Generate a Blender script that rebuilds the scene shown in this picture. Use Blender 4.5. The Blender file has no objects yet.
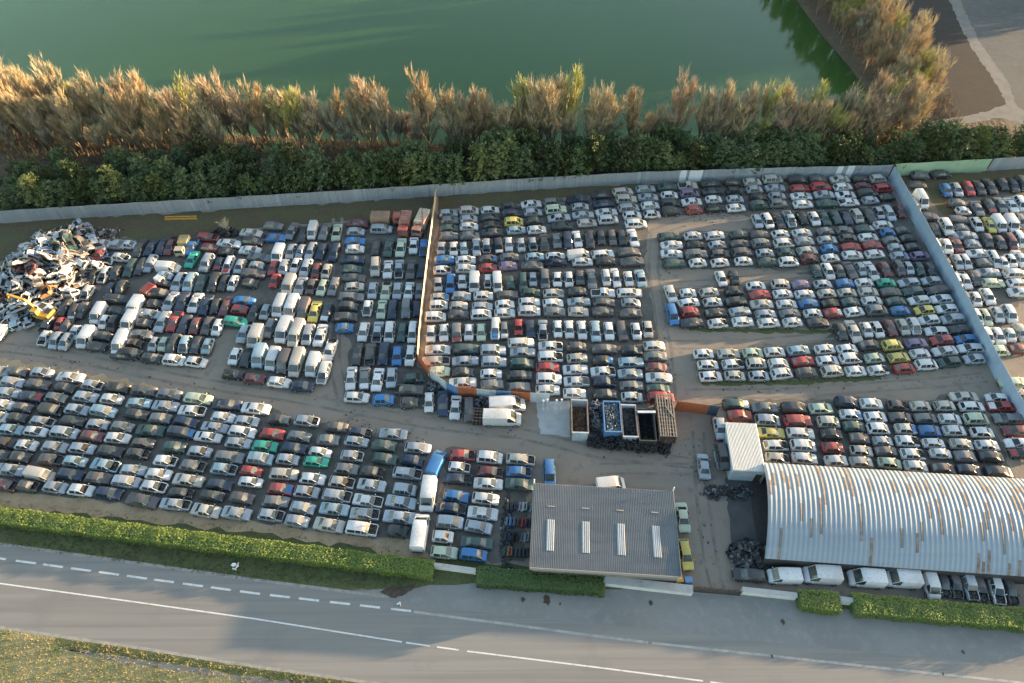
import bpy, math, random, re
import numpy as np
from mathutils import Vector
R = math.radians
rnd = random.Random(11)
sc = bpy.context.scene
COL = sc.collection

# ------------------------------------------------------------------ camera
W_, H_, F_, TH, HC = 1024, 683, 683.0, R(51), 86.0
S_, C_ = math.sin(TH), math.cos(TH)
def at(x, y, z=0.0):
    """ground point (at height z) seen at pixel x, y of the survey photograph"""
    u, v = (x - 512) / F_, (341.5 - y) / F_
    dy, dz = C_ + v * S_, -S_ + v * C_
    t = (z - HC) / dz
    return (u * t, dy * t)
def px(X, Y, Z=0.0):
    d = Y * C_ + (HC - Z) * S_
    return (512 + F_ * X / d, 341.5 + F_ * ((HC - Z) * C_ - Y * S_) / d)
cam = bpy.data.cameras.new('camera'); co = bpy.data.objects.new('camera', cam); COL.objects.link(co)
cam.sensor_width = 36; cam.lens = 36 * F_ / W_; cam.clip_end = 5000; cam.clip_start = 1
co.location = (0, 0, HC); co.rotation_euler = (R(90) - TH, 0, 0)
sc.camera = co

# ------------------------------------------------------------------ light
SUN_AZ, SUN_EL = 76.5, 5.2
w = bpy.data.worlds.new('World'); sc.world = w; w.use_nodes = True
nt = w.node_tree; bg = nt.nodes['Background']
sk = nt.nodes.new('ShaderNodeTexSky'); sk.sky_type = 'NISHITA'; sk.sun_disc = False
sk.sun_elevation = R(SUN_EL); sk.sun_rotation = R(SUN_AZ)
nt.links.new(sk.outputs[0], bg.inputs[0]); bg.inputs[1].default_value = 0.15
sl = bpy.data.lights.new('sun', 'SUN'); sl.energy = 5.0; sl.angle = R(0.5); sl.color = (1, 0.70, 0.40)
so = bpy.data.objects.new('sun', sl); COL.objects.link(so)
sd = Vector((-math.sin(R(SUN_AZ)) * math.cos(R(SUN_EL)), -math.cos(R(SUN_AZ)) * math.cos(R(SUN_EL)), -math.sin(R(SUN_EL))))
so.rotation_euler = sd.to_track_quat('-Z', 'Y').to_euler(); so.location = (60, 60, 60)
sc.view_settings.view_transform = 'Standard'; sc.view_settings.look = 'None'
sc.view_settings.exposure = 2.42; sc.view_settings.gamma = 1
sc.render.engine = 'CYCLES'; sc.cycles.use_denoising = True; sc.cycles.denoiser = 'OPENIMAGEDENOISE'; sc.cycles.denoising_prefilter = 'ACCURATE'; sc.cycles.denoising_input_passes = 'RGB_ALBEDO_NORMAL'; sc.cycles.max_bounces = 6

# ------------------------------------------------------------------ materials
def mat(name, col, rough=0.8, metal=0.0, spec=0.5, noise=None, bump=None, coords='pos'):
    """noise: list of (scale, second colour, amount low, high)"""
    m = bpy.data.materials.new(name); m.use_nodes = True
    n = m.node_tree; b = n.nodes['Principled BSDF']
    b.inputs['Roughness'].default_value = rough; b.inputs['Metallic'].default_value = metal
    b.inputs['Specular IOR Level'].default_value = spec
    b.inputs['Base Color'].default_value = (*col, 1)
    if noise or bump:
        geo = n.nodes.new('ShaderNodeNewGeometry')
        src = geo.outputs['Position']
    if noise:
        prev = None
        for i, (scl, c2, lo, hi) in enumerate(noise):
            t = n.nodes.new('ShaderNodeTexNoise'); t.inputs['Detail'].default_value = 6; t.inputs['Roughness'].default_value = 0.62
            if isinstance(scl, tuple):
                mp = n.nodes.new('ShaderNodeMapping'); mp.inputs['Scale'].default_value = scl[:3]
                if len(scl) > 3: mp.inputs['Rotation'].default_value = (0, 0, R(scl[3]))
                n.links.new(src, mp.inputs[0]); n.links.new(mp.outputs[0], t.inputs['Vector']); t.inputs['Scale'].default_value = 1
            else:
                n.links.new(src, t.inputs['Vector']); t.inputs['Scale'].default_value = scl
            r = n.nodes.new('ShaderNodeMapRange'); r.inputs[1].default_value = lo; r.inputs[2].default_value = hi
            n.links.new(t.outputs[0], r.inputs[0])
            mx = n.nodes.new('ShaderNodeMix'); mx.data_type = 'RGBA'
            n.links.new(r.outputs[0], mx.inputs[0])
            if prev is None: mx.inputs[6].default_value = (*col, 1)
            else: n.links.new(prev, mx.inputs[6])
            mx.inputs[7].default_value = (*c2, 1)
            prev = mx.outputs[2]
        n.links.new(prev, b.inputs['Base Color'])
    if bump:
        t = n.nodes.new('ShaderNodeTexNoise'); t.inputs['Scale'].default_value = bump[0]; t.inputs['Detail'].default_value = 5
        n.links.new(src, t.inputs['Vector'])
        bp = n.nodes.new('ShaderNodeBump'); bp.inputs['Strength'].default_value = bump[1]; bp.inputs['Distance'].default_value = bump[2]
        n.links.new(t.outputs[0], bp.inputs['Height']); n.links.new(bp.outputs[0], b.inputs['Normal'])
    return m

M = {}
M['earth'] = mat('dry_earth', (.17, .125, .08), .95, noise=[(.08, (.13, .12, .055), .45, .65), (.9, (.22, .17, .10), .5, .75)], bump=(1.5, .5, .15))
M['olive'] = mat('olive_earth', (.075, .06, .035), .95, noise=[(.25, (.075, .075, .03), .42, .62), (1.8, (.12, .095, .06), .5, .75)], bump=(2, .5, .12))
M['yard'] = mat('yard_dirt', (.265, .212, .162), .93, noise=[(.07, (.20, .166, .134), .4, .65), ((.05, .6, 1, -6), (.235, .205, .175), .45, .7), (.5, (.11, .10, .09), .55, .8), (3.5, (.26, .23, .20), .55, .8)], bump=(2.5, .35, .06))
M['sand'] = mat('sun_tinted_sand', (.40, .285, .18), .95, noise=[(.35, (.30, .215, .13), .42, .62), (1.6, (.17, .15, .06), .58, .7), (5, (.40, .30, .19), .5, .8)], bump=(3, .6, .1))  # sand, with the warm grazing sun put into its colour
M['grass'] = mat('verge_grass', (.092, .105, .04), .95, noise=[(.3, (.085, .085, .035), .4, .65), (2.5, (.045, .07, .02), .45, .7), (6, (.11, .10, .05), .6, .85)], bump=(6, .8, .1))
M['drygrass'] = mat('dry_grass', (.27, .235, .11), .95, noise=[(.16, (.14, .15, .055), .46, .62), (.9, (.30, .25, .135), .5, .68), (4, (.15, .125, .06), .55, .8)], bump=(4, .8, .12))
M['asphalt'] = mat('road_asphalt', (.20, .19, .176), .85, noise=[((.012, .55, 1, -7.5), (.245, .233, .215), .4, .65), ((.02, 1.3, 1, -7.5), (.155, .15, .142), .5, .75), (.15, (.17, .165, .155), .55, .75), (8, (.22, .22, .215), .55, .85)], bump=(20, .2, .02))
M['apron'] = mat('worn_asphalt', (.215, .21, .20), .88, noise=[(.12, (.18, .178, .17), .4, .65), (.8, (.245, .238, .225), .5, .75), (1.3, (.12, .115, .11), .66, .8)], bump=(10, .25, .03))
M['concrete'] = mat('concrete', (.40, .40, .39), .85, noise=[(.8, (.32, .31, .30), .4, .7), (.4, (.25, .23, .2), .6, .75)])
M['paintline'] = mat('road_paint', (.62, .61, .58), .8, noise=[(1.2, (.36, .36, .35), .5, .72)])
M['oldline'] = mat('worn_road_paint', (.36, .35, .32), .8, noise=[(.9, (.24, .235, .225), .42, .66)])
M['mud'] = mat('wet_mud', (.05, .035, .022), .7, noise=[(2, (.10, .075, .05), .5, .7)])
M['field'] = mat('shade_tinted_field', (.032, .027, .024), .95, noise=[(.2, (.026, .022, .019), .4, .65), ((.3, 2.5, 1, 40), (.042, .036, .031), .5, .7)], bump=(1.5, .2, .15))  # field soil with the shade over it put into the colour
M['gravelfield'] = mat('gravel_field', (.105, .105, .102), .95, noise=[(.09, (.085, .085, .08), .42, .62), (.6, (.13, .128, .122), .52, .72), ((.15, .6, 1, 30), (.10, .10, .075), .52, .72), (2.5, (.11, .105, .085), .58, .8)], bump=(2, .3, .1))
M['track'] = mat('gravel_track', (.19, .18, .165), .95, noise=[(.5, (.14, .132, .12), .45, .7)])
M['bank'] = mat('bank_earth', (.085, .062, .042), .95, noise=[(.3, (.115, .09, .05), .45, .65), (1.5, (.07, .05, .035), .5, .75)], bump=(1.2, .9, .3))
M['fence'] = mat('grey_sheet_metal', (.34, .38, .42), .55, .25, noise=[((2.2, 2.2, .02), (.24, .28, .33), .45, .58), ((.5, .5, .02), (.42, .45, .48), .55, .68), ((.35, .35, .05), (.28, .32, .36), .42, .62), ((1.2, 1.2, .3), (.22, .23, .24), .58, .78)])
M['fencelight'] = mat('pale_sheet_metal', (.62, .66, .70), .55, .1, noise=[((1.2, 1.2, .3), (.5, .52, .55), .5, .75)])
M['fencegreen'] = mat('green_sheet_metal', (.30, .44, .31), .6, .05, noise=[((.35, .35, .05), (.26, .39, .28), .42, .62), ((1.2, 1.2, .3), (.34, .47, .35), .58, .78)])
M['fenceblue'] = mat('blue_grey_panel', (.33, .43, .54), .55, .1, noise=[((.35, .35, .05), (.28, .37, .47), .42, .62), (.9, (.38, .46, .54), .55, .75)])
M['cream'] = mat('cream_boards', (.50, .40, .28), .8, noise=[(.6, (.38, .28, .18), .45, .7)])
for k, c in dict(orange=(.36, .11, .045), pblue=(.10, .22, .40), palewall=(.46, .52, .56), darkblue=(.03, .06, .10)).items():
    M[k] = mat('painted_%s_sheet' % k, c, .65, .0, noise=[((.8, .8, .3), tuple(x * .65 + .03 for x in c), .45, .7)])
M['roofgrey'] = mat('grey_roof_sheet', (.20, .21, .215), .5, .35, noise=[((.15, .9, 1), (.17, .18, .185), .42, .65), (.2, (.23, .235, .23), .5, .7)])
M['skylight'] = mat('translucent_roof_sheet', (.40, .41, .415), .8, noise=[((3, .4, 1), (.30, .31, .31), .45, .7)])
M['wallgrey'] = mat('grey_wall_sheet', (.20, .19, .175), .7, noise=[(.7, (.15, .14, .13), .45, .7)])
M['trim'] = mat('roof_trim', (.36, .32, .27), .7)
M['hall'] = mat('galvanised_sheet', (.25, .30, .345), .62, .1, noise=[((.06, .5, .5), (.215, .26, .305), .4, .65), ((1.3, .2, .2), (.30, .295, .28), .55, .72), ((1.5, .25, .25), (.20, .145, .11), .64, .74)])
M['rust'] = mat('rusty_sheet', (.165, .125, .10), .85, .1, noise=[(1.1, (.25, .235, .22), .42, .65), (4, (.12, .06, .04), .5, .75)])
M['rustbrown'] = mat('rusty_steel', (.16, .085, .05), .85, .1, noise=[(1.3, (.26, .20, .15), .45, .65), (5, (.09, .05, .035), .5, .75)])
M['dimpanel'] = mat('dirty_skylight', (.13, .12, .105), .6, noise=[(1.5, (.19, .165, .13), .45, .7)])
M['dark'] = mat('dark_void', (.012, .012, .013), .9)
M['boxwhite'] = mat('white_box_roof', (.52, .52, .50), .6, noise=[((2.5, .25, 1), (.48, .47, .43), .48, .7), (.6, (.56, .54, .5), .5, .72)])
M['boxwall'] = mat('pale_blue_wall', (.42, .50, .56), .6, noise=[(.9, (.34, .40, .45), .45, .7)])
M['white'] = mat('white_paint', (.72, .73, .72), .5, noise=[(1.2, (.56, .55, .52), .5, .75)])
M['lowwall'] = mat('white_low_wall', (.58, .60, .60), .8, noise=[(1.0, (.46, .47, .46), .45, .7)])
M['excyellow'] = mat('yellow_machine_paint', (.46, .26, .045), .6, noise=[(1.5, (.28, .15, .04), .5, .72)])
M['steel'] = mat('dark_steel', (.06, .06, .062), .6, .4, noise=[(2.5, (.11, .09, .075), .5, .72)])
M['scrapblue'] = mat('scrap_metal', (.17, .20, .23), .5, .4, noise=[(1.4, (.07, .075, .08), .45, .62), (3.1, (.38, .40, .42), .58, .72), (2.3, (.16, .09, .06), .6, .75)])
M['scrapdark'] = mat('oily_scrap_metal', (.05, .055, .06), .55, .3, noise=[(1.7, (.02, .02, .022), .45, .62), (4.1, (.16, .16, .16), .62, .75), (2.3, (.12, .07, .045), .62, .75)])
M['bark'] = mat('pale_bark', (.19, .15, .105), .95)
M['pinebark'] = mat('pine_bark', (.09, .06, .045), .95)
M['hedgeleaf'] = mat('hedge_leaf', (.13, .18, .032), .85, noise=[(.5, (.15, .19, .04), .42, .62), (2.5, (.09, .13, .03), .5, .7)])
M['hedgeshade'] = mat('hedge_leaf_shade', (.055, .095, .022), .6, noise=[(.6, (.055, .095, .02), .42, .65)])  # darker leaf: paints in the shade on the shed hedge, also fills hedge cores
for i, c in enumerate([(.085, .125, .045), (.12, .15, .05), (.075, .11, .045)]):
    M['pine%d' % i] = mat('pine_needles_%s' % ['deep', 'bright', 'dull'][i], c, .7, noise=[(1.3, tuple(x * 1.5 for x in c), .5, .7)])
for k, c in dict(tan=(.41, .345, .215), orange=(.41, .305, .175), yellow=(.38, .38, .13), rose=(.385, .295, .205), grey=(.36, .32, .235)).items():
    M['twig_' + k] = mat('twigs_' + k, c, .85, noise=[(.7, tuple(x * .72 for x in c), .45, .7)])
M['brush'] = mat('dry_brush', (.17, .13, .075), .9, noise=[(.5, (.23, .19, .10), .45, .65), (.9, (.12, .085, .05), .5, .7)])

def water_mat():
    m = bpy.data.materials.new('lake_water'); m.use_nodes = True
    n = m.node_tree; b = n.nodes['Principled BSDF']
    b.inputs['Roughness'].default_value = .06; b.inputs['IOR'].default_value = 1.33
    g = n.nodes.new('ShaderNodeNewGeometry'); mp = n.nodes.new('ShaderNodeMapping'); mp.inputs['Scale'].default_value = (.006, .012, 1); mp.inputs['Rotation'].default_value = (0, 0, R(40))
    t = n.nodes.new('ShaderNodeTexNoise'); t.inputs['Scale'].default_value = 1; t.inputs['Detail'].default_value = 3
    n.links.new(g.outputs['Position'], mp.inputs[0]); n.links.new(mp.outputs[0], t.inputs['Vector'])
    cr = n.nodes.new('ShaderNodeMapRange'); cr.inputs[1].default_value = .35; cr.inputs[2].default_value = .7; n.links.new(t.outputs[0], cr.inputs[0])
    mx = n.nodes.new('ShaderNodeMix'); mx.data_type = 'RGBA'; n.links.new(cr.outputs[0], mx.inputs[0])
    mx.inputs[6].default_value = (.034, .082, .018, 1); mx.inputs[7].default_value = (.044, .098, .026, 1)
    n.links.new(mx.outputs[2], b.inputs['Base Color'])
    b.inputs['Subsurface Weight'].default_value = 1.0; b.inputs['Subsurface Radius'].default_value = (4, 6, 4); b.inputs['Subsurface Scale'].default_value = 1.0
    t2 = n.nodes.new('ShaderNodeTexNoise'); t2.inputs['Scale'].default_value = .9; t2.inputs['Detail'].default_value = 3; n.links.new(g.outputs['Position'], t2.inputs['Vector'])
    bp = n.nodes.new('ShaderNodeBump'); bp.inputs['Strength'].default_value = .02; bp.inputs['Distance'].default_value = .08
    n.links.new(t2.outputs[0], bp.inputs['Height']); n.links.new(bp.outputs[0], b.inputs['Normal'])
    return m
M['water'] = water_mat()

# ------------------------------------------------------------------ object helpers
def tag(o, label=None, cat=None, group=None, kind=None):
    if label: o['label'] = label
    if cat: o['category'] = cat
    if group: o['group'] = group
    if kind: o['kind'] = kind
    return o
def link(name, me, parent=None):
    o = bpy.data.objects.new(name, me); COL.objects.link(o)
    if parent is not None: o.parent = parent
    return o
def empty(name, loc, rz=0.0, label=None, cat=None, group=None):
    o = link(name, None); o.location = loc; o.rotation_euler = (0, 0, rz); o.empty_display_size = .3
    return tag(o, label, cat, group)

class MB:
    def __init__(s): s.v = []; s.f = []; s.m = []
    def quad(s, *p, m=0):
        i = len(s.v); s.v += [tuple(q) for q in p]; s.f.append(tuple(range(i, i + len(p)))); s.m.append(m)
    def box(s, c, size, rz=0, m=0, taper=1.0, ry=0.0):
        cx, cy, cz = c; a, b, h = size[0] / 2, size[1] / 2, size[2] / 2
        i = len(s.v); cs, sn = math.cos(rz), math.sin(rz); cr, sr = math.cos(ry), math.sin(ry)
        for z in (-h, h):
            t = taper if z > 0 else 1
            for x, y in ((-a, -b), (a, -b), (a, b), (-a, b)):
                x, y = x * t, y * t
                X, Z = x * cr + z * sr, -x * sr + z * cr
                s.v.append((cx + X * cs - y * sn, cy + X * sn + y * cs, cz + Z))
        for q in ((0, 3, 2, 1), (4, 5, 6, 7), (0, 1, 5, 4), (1, 2, 6, 5), (2, 3, 7, 6), (3, 0, 4, 7)):
            s.f.append(tuple(i + k for k in q)); s.m.append(m)
    def tube(s, a, b, ra, rb, n=6, m=0, cap=True):
        a, b = Vector(a), Vector(b); d = (b - a)
        if d.length < 1e-6: return
        d.normalize(); u = d.orthogonal().normalized(); v = d.cross(u); i = len(s.v)
        for p, r in ((a, ra), (b, rb)):
            for k in range(n):
                t = 2 * math.pi * k / n; s.v.append(tuple(p + u * (r * math.cos(t)) + v * (r * math.sin(t))))
        for k in range(n): s.f.append((i + k, i + (k + 1) % n, i + n + (k + 1) % n, i + n + k)); s.m.append(m)
        if cap:
            s.f.append(tuple(i + k for k in reversed(range(n)))); s.m.append(m)
            s.f.append(tuple(i + n + k for k in range(n))); s.m.append(m)
    def mesh(s, name, mats, smooth=None):
        me = bpy.data.meshes.new(name); me.from_pydata(s.v, [], s.f)
        for q in (mats if isinstance(mats, (list, tuple)) else [mats]): me.materials.append(q)
        if any(s.m): me.polygons.foreach_set('material_index', s.m)
        if smooth is not None:
            me.polygons.foreach_set('use_smooth', [True] * len(s.f)); me.set_sharp_from_angle(angle=R(smooth))
        me.update(); return me
    def build(s, name, mats, parent=None, smooth=None): return link(name, s.mesh(name, mats, smooth), parent)

def poly_px(pts, z=0.0): return [(*at(x, y), z) for x, y in pts]
def wobble(pts, step=2.0, amp=.35, seed=1):
    r = random.Random(seed); out = []
    for a, b in zip(pts, pts[1:] + pts[:1]):
        L = math.hypot(b[0] - a[0], b[1] - a[1]); n = max(1, min(200, int(L / step)))
        for k in range(n):
            t = k / n; out.append((a[0] + (b[0] - a[0]) * t + r.uniform(-amp, amp) * (k > 0), a[1] + (b[1] - a[1]) * t + r.uniform(-amp, amp) * (k > 0), a[2]))
    return out
def sheet(name, pts, m, amp=0.0, step=1.5, seed=1, kind='structure', label=None):
    import bmesh
    if amp: pts = wobble(pts, step, amp, seed)
    bm = bmesh.new(); vs = [bm.verts.new(p) for p in pts]; f = bm.faces.new(vs)
    bmesh.ops.triangulate(bm, faces=[f]); bmesh.ops.recalc_face_normals(bm, faces=bm.faces)
    for f in bm.faces:
        if f.normal.z < 0: f.normal_flip()
    me = bpy.data.meshes.new(name); bm.to_mesh(me); bm.free(); me.materials.append(m)
    o = link(name, me); return tag(o, label, kind=kind)

# ------------------------------------------------------------------ terrain with the lake basin
LAKE_PX = [(-420, 60), (-150, 92), (0, 112), (110, 124), (250, 134), (450, 142), (600, 142), (760, 140), (820, 132), (862, 112), (872, 92), (850, 62), (822, 30), (800, 0), (775, -40), (740, -90), (690, -140), (500, -160), (200, -160), (-420, -160)]
LK = [at(*p) for p in LAKE_PX]
def in_poly(P, poly):
    x, y = P[:, 0], P[:, 1]; ins = np.zeros(len(P), bool); d2 = np.full(len(P), 1e18)
    for (ax, ay), (bx, by) in zip(poly, poly[1:] + poly[:1]):
        c = ((ay > y) != (by > y)) & (x < (bx - ax) * (y - ay) / ((by - ay) + 1e-12) + ax); ins ^= c
        ex, ey = bx - ax, by - ay; t = np.clip(((x - ax) * ex + (y - ay) * ey) / (ex * ex + ey * ey), 0, 1)
        d2 = np.minimum(d2, (x - ax - t * ex) ** 2 + (y - ay - t * ey) ** 2)
    return np.where(ins, -1, 1) * np.sqrt(d2)
def terrain():
    xs = np.concatenate([[-460], np.arange(-380, 381, 4), [460]])
    ys = np.concatenate([[-340, -200], np.arange(-60, 90, 15), np.arange(90, 420, 2.5), [450, 520]])
    X, Y = np.meshgrid(xs, ys); P = np.stack([X.ravel(), Y.ravel()], 1)
    d = in_poly(P, LK); z = np.where(d < 3, np.clip((d - 3) * .35, -4.5, 0), 0)
    nx, ny = len(xs), len(ys)
    vs = np.column_stack([P, z]); idx = np.arange(nx * ny).reshape(ny, nx)
    fs = np.stack([idx[:-1, :-1].ravel(), idx[:-1, 1:].ravel(), idx[1:, 1:].ravel(), idx[1:, :-1].ravel()], 1)
    me = bpy.data.meshes.new('ground'); me.from_pydata(vs.tolist(), [], fs.tolist()); me.materials.append(M['earth']); me.materials.append(M['bank'])
    dc = d[fs].mean(1); wob = 4 * np.sin(P[fs[:, 0], 0] * .21) + 3 * np.sin(P[fs[:, 0], 0] * .077 + P[fs[:, 0], 1] * .13)
    me.polygons.foreach_set('material_index', (dc < 30 + wob * 1.5).astype(np.int32))
    o = link('ground', me); tag(o, kind='structure')
terrain()
import bmesh
def lake():
    pts = [(x, y, -1.0) for x, y in LK]
    cx = sum(p[0] for p in pts) / len(pts); cy = sum(p[1] for p in pts) / len(pts)
    tag(sheet('lake_water', [(cx + (p[0] - cx) * 1.0, cy + (p[1] - cy) * 1.0, -1.0) for p in pts], M['water']), kind='structure')
lake()

FENCE_PX = [(-140, 234), (0, 223), (110, 216), (230, 209), (330, 203), (437, 196), (540, 189), (640, 183.5), (760, 179.5), (888, 176.5)]
sheet('yard_ground', poly_px([(-160, 236), (0, 223), (110, 216), (230, 209), (330, 203), (437, 196), (540, 189), (640, 183.5), (760, 179.5), (888, 176.5), (1024, 169), (1240, 158), (1400, 480), (1300, 640), (1024, 617), (847, 602), (740, 590), (690, 586), (603, 580), (475, 568), (435, 563), (250, 533), (0, 511), (-200, 485)], .004), M['yard'])
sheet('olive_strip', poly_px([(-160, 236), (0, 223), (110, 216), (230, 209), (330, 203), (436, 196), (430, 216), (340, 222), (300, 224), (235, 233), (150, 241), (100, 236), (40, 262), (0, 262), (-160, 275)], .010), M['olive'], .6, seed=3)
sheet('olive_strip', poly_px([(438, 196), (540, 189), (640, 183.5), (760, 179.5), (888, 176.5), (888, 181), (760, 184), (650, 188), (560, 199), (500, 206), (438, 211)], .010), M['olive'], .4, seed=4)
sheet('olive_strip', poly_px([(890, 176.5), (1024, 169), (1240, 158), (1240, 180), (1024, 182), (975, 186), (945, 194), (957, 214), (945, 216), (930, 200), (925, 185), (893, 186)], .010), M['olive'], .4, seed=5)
sheet('grassy_strip', poly_px([(688, 328), (880, 330), (880, 334), (760, 333), (690, 331)], .012), M['grass'], .25, step=.8, seed=6)
sheet('grassy_strip', poly_px([(700, 381), (790, 380), (880, 375), (882, 380), (790, 385), (702, 385)], .012), M['grass'], .25, step=.8, seed=7)
sheet('sand_strip', poly_px([(-120, 474), (0, 493), (60, 497), (130, 506), (250, 520), (330, 532), (415, 541), (436, 560), (250, 531), (0, 509), (-160, 490)], .012), M['sand'], .5, seed=8)
sheet('sand_strip', poly_px([(-60, 352), (0, 358), (60, 367), (120, 379), (150, 386), (148, 391), (110, 385), (60, 375), (0, 367), (-60, 362)], .012), M['sand'], .5, step=1, seed=9)  # sand tone paints the sunlit patches along the lane edge
# outside the yard, road side
sheet('grass_verge', poly_px([(-300, 475), (0, 505), (250, 530), (440, 556), (640, 582), (1024, 616), (1300, 640), (1300, 655), (1024, 626), (700, 593), (600, 593), (475, 584), (440, 588), (400, 590), (385, 592), (250, 582), (0, 546), (-300, 503)], .008), M['grass'], .25, seed=10)
sheet('roadside_apron', poly_px([(330, 592), (392, 589), (440, 585), (475, 583), (603, 589), (690, 589.5), (790, 596), (835, 609), (1024, 627), (1300, 656), (1300, 700), (1024, 672), (768, 652), (512, 621), (414, 609)], .012), M['apron'], .15, seed=11)
sheet('road', poly_px([(-300, 502), (0, 545), (130, 563), (256, 581), (330, 590.5), (414, 606), (512, 615), (768, 642), (1024, 668), (1300, 698), (1300, 815), (1024, 764), (768, 724), (512, 693), (358, 680), (256, 666), (130, 646), (0, 627), (-300, 582)], .016), M['asphalt'])
sheet('lower_grass', poly_px([(-300, 583), (0, 628), (256, 667), (358, 681), (512, 694), (768, 725), (1024, 765), (1024, 900), (-300, 900)], .012), M['drygrass'], .3, seed=12)
sheet('ditch_grass', poly_px([(52, 641), (60, 637), (130, 648), (256, 668), (358, 682), (460, 692), (460, 700), (358, 693), (250, 677), (160, 663), (60, 648)], .018), M['grass'], .25, step=.8, seed=13)
sheet('gravel_path', poly_px([(50, 645), (60, 648), (130, 658), (200, 668), (250, 676), (330, 688), (330, 694), (250, 682), (160, 668), (90, 656)], .020), M['track'], .2, step=.8, seed=14)
# far side
sheet('shade_tinted_field', poly_px([(915, -40), (930, -40), (1004, 88), (1012, 108), (985, 118), (935, 123), (905, 105), (893, 60)], .010), M['field'], .5, seed=15)
sheet('gravel_field', poly_px([(940, -60), (1400, -60), (1400, 140), (1024, 150), (1020, 112), (1008, 95), (975, 45)], .008), M['gravelfield'], .6, seed=16)
sheet('gravel_track', poly_px([(930, -40), (942, -40), (978, 40), (1008, 82), (1016, 104), (1030, 118), (1030, 126), (1000, 118), (935, 128), (932, 122), (985, 112), (1006, 104), (998, 86), (970, 46)], .014), M['track'], .3, step=1, seed=17)

def strip(name, pts, wd, m, z):
    P = [Vector((*at(*p), 0)) for p in pts]; vs = []; fs = []
    for i, p in enumerate(P):
        d = (P[min(i + 1, len(P) - 1)] - P[max(i - 1, 0)]).normalized(); n = Vector((-d.y, d.x, 0)) * wd / 2
        vs += [(p.x - n.x, p.y - n.y, z), (p.x + n.x, p.y + n.y, z)]
        if i: fs.append((2 * i - 2, 2 * i, 2 * i + 1, 2 * i - 1))
    me = bpy.data.meshes.new(name); me.from_pydata(vs, [], fs); me.materials.append(m)
    return tag(link(name, me), kind='structure')
M['edge'] = mat('pale_road_shoulder', (.30, .285, .255), .9, noise=[(1.5, (.2, .19, .16), .42, .68)])
strip('road_shoulder', [(-200, 516.5), (0, 544), (130, 562), (256, 580), (330, 589.5), (388, 597)], .38, M['edge'], .0195)
strip('road_shoulder', [(-200, 598), (0, 627.5), (130, 646.5), (256, 666.5), (358, 681), (420, 690)], .34, M['edge'], .0195)
strip('centre_line_marking', [(-200, 555), (0, 583.5), (128, 601), (256, 619), (345, 633), (402, 642)], .17, M['paintline'], .022)
for a_, b_ in (((406, 642.6), (430, 646)), ((437, 647), (459, 650)), ((467, 651.2), (590, 666.5)), ((590, 666.5), (703, 681)), ((710, 682), (760, 689))):
    strip('centre_line_marking', [a_, b_], .17, M['paintline'], .022)
def lin(x, tab):
    for (xa, ya), (xb, yb) in zip(tab, tab[1:]):
        if x <= xb or (xb, yb) == tab[-1]: return ya + (yb - ya) * (x - xa) / (xb - xa)
DASH = [(-60, 550), (0, 558.5), (256, 593.5), (414, 611.5)]
for x in [-43, -14, 16, 43, 71, 99, 127, 154, 183, 211, 240, 270, 299, 330, 360, 391]:
    strip('edge_dash_marking', [(x, lin(x, DASH)), (x + 20, lin(x + 20, DASH))], .26, M['paintline'], .022)
strip('bus_lane_marking', [(414, 611.8), (460, 618), (512, 624.6), (580, 634), (648, 642.5)], .30, M['oldline'], .022)
strip('bus_lane_marking', [(652, 643), (768, 655.5), (900, 670), (1024, 683), (1200, 703)], .28, M['oldline'], .022)
strip('road_edge_seam', [(512, 613.5), (640, 625), (768, 639), (1024, 664), (1200, 683)], .12, M['apron'], .0195)
sheet('mud_patch', poly_px([(380, 592), (392, 586), (402, 587), (416, 582.5), (415, 588), (406, 594), (396, 598), (388, 596)], .024), M['mud'], .12, step=.4, seed=20)
for (x, y, r) in ((547, 600, .55), (523, 599.5, .3), (651, 603, .3), (560, 603.6, .15), (963, 652, .22), (772, 656.5, .18), (943, 674, .15), (783, 622, .3)):
    c = at(x, y); rr = random.Random(int(x))
    sheet('oil_stain', [(c[0] + r * math.cos(t) * rr.uniform(.6, 1.1), c[1] + r * 1.3 * math.sin(t) * rr.uniform(.6, 1.1), .026) for t in [k * math.pi / 7 for k in range(14)]], M['mud'])
sheet('concrete_pad', poly_px([(536, 402), (569, 400), (571, 437), (540, 434)], .012), M['concrete'], .15, step=.6, seed=21)
sheet('dark_yard_patch', poly_px([(725, 478), (766, 480), (768, 565), (735, 568), (730, 520)], .010), mat('oily_concrete', (.085, .085, .083), .85, noise=[(.5, (.06, .06, .06), .4, .65), (2, (.11, .105, .1), .55, .75)]), .3, seed=22)

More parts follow.
